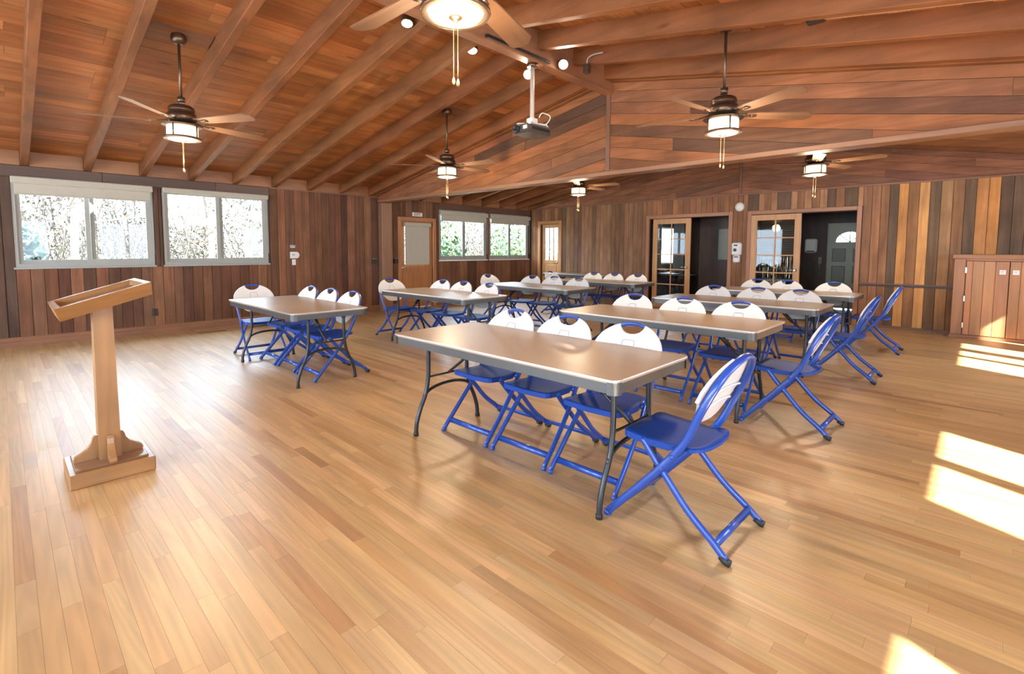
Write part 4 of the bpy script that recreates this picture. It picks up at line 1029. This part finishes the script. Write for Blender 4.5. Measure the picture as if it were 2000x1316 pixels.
def register(x, y, sx, sy, lab):
    t = tag(empty('floor_register', (x, y, .0015)), lab, 'floor vent', 'floor vents')
    mb = MB(); mb.box(-sx, sx, -sy, -sy+.02, 0, .006); mb.box(-sx, sx, sy-.02, sy, 0, .006); mb.box(-sx, -sx+.02, -sy+.02, sy-.02, 0, .006); mb.box(sx-.02, sx, -sy+.02, sy-.02, 0, .006); mb.obj('vent_frame', M_BRASS, t)
    n = 10
    for k in range(n):
        if sx > sy: a = -sx+.03+(2*sx-.06)*k/(n-1); MB().box(a-.006, a+.006, -sy+.02, sy-.02, .001, .005).obj('slat', M_BRASS, t)
        else: a = -sy+.03+(2*sy-.06)*k/(n-1); MB().box(-sx+.02, sx-.02, a-.006, a+.006, .001, .005).obj('slat', M_BRASS, t)
register(-8.97, 2.33, .07, .19, 'brass floor vent by the baseboard under the second window')
register(-.56, 10.47, .20, .07, 'floor vent beside the foot of the built-in cabinet')

# ------------------------------------------------------------------ outdoors beyond the windows
M_LAND = plain('dry_ground', (.42, .37, .28), .9)
g = MB(); NX, NY = 26, 40; gv = []
def gz(x, y): return -.5 + max(0, (-x-11.0))*.16 + .25*math.sin(y*.6+x*.3)+.12*math.sin(y*1.7)
for i in range(NX+1):
    for j in range(NY+1): x = XL-.5-i*.75; y = -8+j*.75; gv.append((x, y, gz(x, y)))
g.add(gv, [(i*(NY+1)+j, (i+1)*(NY+1)+j, (i+1)*(NY+1)+j+1, i*(NY+1)+j+1) for i in range(NX) for j in range(NY)], True)
struct(g.obj('hillside', M_LAND), 'sunlit brushy bank outside the windows')
M_LEAFV = D.materials.new('leaf_tint'); M_LEAFV.use_nodes = True
nt = M_LEAFV.node_tree; vc = nt.nodes.new('ShaderNodeVertexColor'); vc.layer_name = 'tint'; nt.links.new(vc.outputs[0], nt.nodes['Principled BSDF'].inputs['Base Color']); nt.nodes['Principled BSDF'].inputs['Roughness'].default_value = .7
def leaf(mb, p, s, col):
    a = Vector((rnd.gauss(0, 1), rnd.gauss(0, 1), rnd.gauss(0, 1))).normalized(); b = a.orthogonal().normalized()
    b = (b*math.cos(rnd.uniform(0, 6)) + a.cross(b)*math.sin(rnd.uniform(0, 6))).normalized()
    l, wd = s, s*.42; P = Vector(p); n_ = a.cross(b)
    mb.cc = col; mb.add([P-a*l, P+b*wd, P+a*l, P-b*wd], [(0, 1, 2, 3)])
def twig(mb, p, d, ln, r, col):
    P = Vector(p); dd = Vector(d).normalized(); mb.cc = col
    mid = P+dd*ln*.5+Vector((rnd.uniform(-.1, .1), rnd.uniform(-.1, .1), 0))*ln*.4
    mb.tube([P, mid, P+dd*ln], r, 4, smooth=False, caps=False)
br_ = MB()
for _ in range(14000):
    x = XL-1.2-rnd.random()**.8*10; y = rnd.uniform(-3, 24 if x < -12 else 13); z = gz(x, min(y, 21))+rnd.random()**1.6*1.5
    if x > -12.6 and y > 10.8: continue
    leaf(br_, (x, y, z), rnd.uniform(.03, .075), jit(rnd.choice([(.04, .028, .018), (.02, .015, .009), (.016, .024, .008), (.10, .085, .065), (.01, .014, .007)]), .3))
TH_C = [(.034, .022, .013), (.014, .010, .006), (.014, .020, .007), (.06, .05, .036), (.008, .011, .005)]
for _ in range(34000):
    x = -16.8-rnd.random()*4.4; k = x/XL; u = rnd.uniform(-.5, 11.3); y = u*k
    if 3.7 < u < 7.1: continue
    ht = 1.36+((2.42 if u < 1.8 or u > 2.72 else 1.72)-1.36)*k; lo = .75
    leaf(br_, (x, y, lo+(ht-lo)*rnd.random()**.9), rnd.uniform(.025, .080), jit(rnd.choice(TH_C), .3))
for _ in range(420):
    x = -15-rnd.random()*5; k = x/XL; y = rnd.uniform(-.3, 11.0)*k
    if 3.5 < y/k < 7.2: continue
    twig(br_, (x, y, gz(x, y)), (max(-.3, min(.3, rnd.gauss(0, .25))), rnd.gauss(0, .35), 1), rnd.uniform(1.6, 3.2), rnd.uniform(.006, .014), jit((.026, .018, .012), .3))
for _ in range(900):
    x = XL-2.6-rnd.random()*8; y = rnd.uniform(-3, 20); z = gz(x, y)
    twig(br_, (x, y, z), (max(-.5, min(.5, rnd.gauss(0, .4))), rnd.gauss(0, .5), 1), rnd.uniform(.6, 2.0), rnd.uniform(.006, .016), jit((.03, .022, .015), .3))
o = tag(br_.obj('dry_undergrowth', M_LEAFV), 'pale dry undergrowth covering the bank outside', 'undergrowth'); o['kind'] = 'stuff'
def shrub(name, x, y, rx, ry, rz, n, cols, lab, size=(.06, .12), z0=None):
    z0 = gz(x, y) if z0 is None else z0
    t = tag(empty(name, (x, y, z0)), lab, 'shrub', 'shrubs outside the windows')
    st = MB()
    for _ in range(9): twig(st, (rnd.uniform(-.1, .1), rnd.uniform(-.1, .1), 0), (rnd.gauss(0, .5), rnd.gauss(0, .5), 1), rz*1.3, .014, (.12, .09, .06))
    st.obj('stem', M_LEAFV, t)
    mb = MB()
    for _ in range(n):
        d = Vector((rnd.gauss(0, 1), rnd.gauss(0, 1), rnd.gauss(0, 1))).normalized()*rnd.random()**.4
        leaf(mb, (d.x*rx, d.y*ry, rz+d.z*rz), rnd.uniform(*size), jit(rnd.choice(cols), .25))
    f = mb.obj('foliage', M_LEAFV, t); f['kind'] = 'stuff'
shrub('green_shrub', -11.5, -.15, .7, .75, .95, 1500, [(.018, .062, .040), (.028, .085, .052), (.012, .042, .03)], 'leafy green shrub outside the window nearest the lectern', z0=.1)
shrub('lime_shrub', -11.0, 4.25, .5, .45, .62, 500, [(.09, .19, .02), (.07, .15, .02)], 'lime green bush low outside the window beside the thermostat', z0=.1)
shrub('olive_shrub', -13.6, 5.6, 1.2, 1.1, 1.6, 1400, [(.035, .055, .02), (.06, .075, .035)], 'tall olive shrub behind the window beside the thermostat', z0=.3)
shrub('garden_bush', -11.9, 9.3, .9, .9, 1.15, 900, [(.035, .09, .02), (.06, .12, .03), (.025, .05, .02)], 'green bush outside the window beside the exit door', z0=0)
shrub('corner_bush', -12.9, 13.2, .7, .9, 1.2, 800, [(.04, .09, .03), (.06, .11, .04)], 'green bush outside the far corner window', z0=0)
def tree(x, y, h, lab, green):
    t = tag(empty('bare_tree' if not green else 'leafy_tree', (x, y, gz(x, y)-.1)), lab, 'tree', 'trees outside the windows')
    tk = MB(); tk.cc = (.16, .12, .09); pts = [(0, 0, 0), (.1, .05, h*.3), (-.05, .1, h*.6), (.05, 0, h)]; tk.tube(spath(pts, 3), .07, 7); tk.obj('trunk', M_LEAFV, t)
    bm = MB(); lv = MB()
    for _ in range(60):
        z = rnd.uniform(.35, 1)*h; a = rnd.uniform(0, 2*PI); ln = rnd.uniform(.5, 1.5)
        d = (math.cos(a), math.sin(a), rnd.uniform(.1, .9)); twig(bm, (0, 0, z), d, ln, .012, (.15, .12, .09))
        for _ in range(14 if green else 4):
            q = Vector((0, 0, z))+Vector(d).normalized()*ln*rnd.uniform(.4, 1.1)+Vector((rnd.gauss(0, .16), rnd.gauss(0, .16), rnd.gauss(0, .16)))
            leaf(lv, q, rnd.uniform(.04, .08), jit(rnd.choice([(.04, .08, .025), (.07, .10, .04)]) if green else (.07, .05, .03), .3))
    o = bm.obj('branches', M_LEAFV, t); o['kind'] = 'stuff'; o = lv.obj('foliage', M_LEAFV, t); o['kind'] = 'stuff'
tree(-13.2, 3.4, 4.6, 'bare thin tree outside the window beside the thermostat', False)
tree(-13.4, 1.0, 4.8, 'sparse brown tree on the bank behind the green shrub', False)
tree(-13.0, 10.6, 5.0, 'leafy tree outside the window beside the exit door', True)
tree(-13.8, 15.0, 5.0, 'leafy tree beyond the far corner window', True)
gr = struct(MB().box(-40, XL-.3, 12, 40, -.6, -.3).obj('ground_outside', M_LAND), 'pale ground outside the far corner')
# tiled garden wall and neighbouring siding house beyond the corner window
t = tag(empty('garden_wall', (-11.9, 13.9, -.3)), 'pale garden wall with terracotta tile coping outside', 'wall')
MB().box(-.1, .1, -2.6, 2.2, 0, 1.35).obj('wall_body', plain('stucco', (.55, .47, .38), .9), t)
M_TERR = plain('terracotta', (.42, .17, .09), .7)
tm = MB().lathe([(.05, -.16), (.06, .16)], 10, axis='x').mesh('coping_tile', M_TERR)
for k in range(36): link(tm, 'coping_tile', t, None, (0, -2.55+k*.132, 1.37))
hs = tag(empty('siding_house', (-10.6, 14.6, -.3)), 'white house corner with horizontal siding outside the far corner window', 'building')
MB().box(-.4, 1.5, 0, 3, 0, 4).obj('house_wall', plain('siding_white', (.5, .53, .52), .7), hs)
sm = MB().hexa([(-.42, -.015, 0), (1.5, -.015, 0), (1.5, .0, .13), (-.42, 0, .13)], [(-.42, -.03, 0), (1.5, -.03, 0), (1.5, -.012, .13), (-.42, -.012, .13)]).mesh('siding_board', plain('siding_board_white', (.52, .56, .55), .7))
for k in range(28): link(sm, 'siding_board', hs, None, (0, 0, .2+k*.13))
MB().box(-.46, -.38, -.04, .06, 0, 4).obj('corner_post', D.materials['siding_white'], hs)

print('objects', len(D.objects))
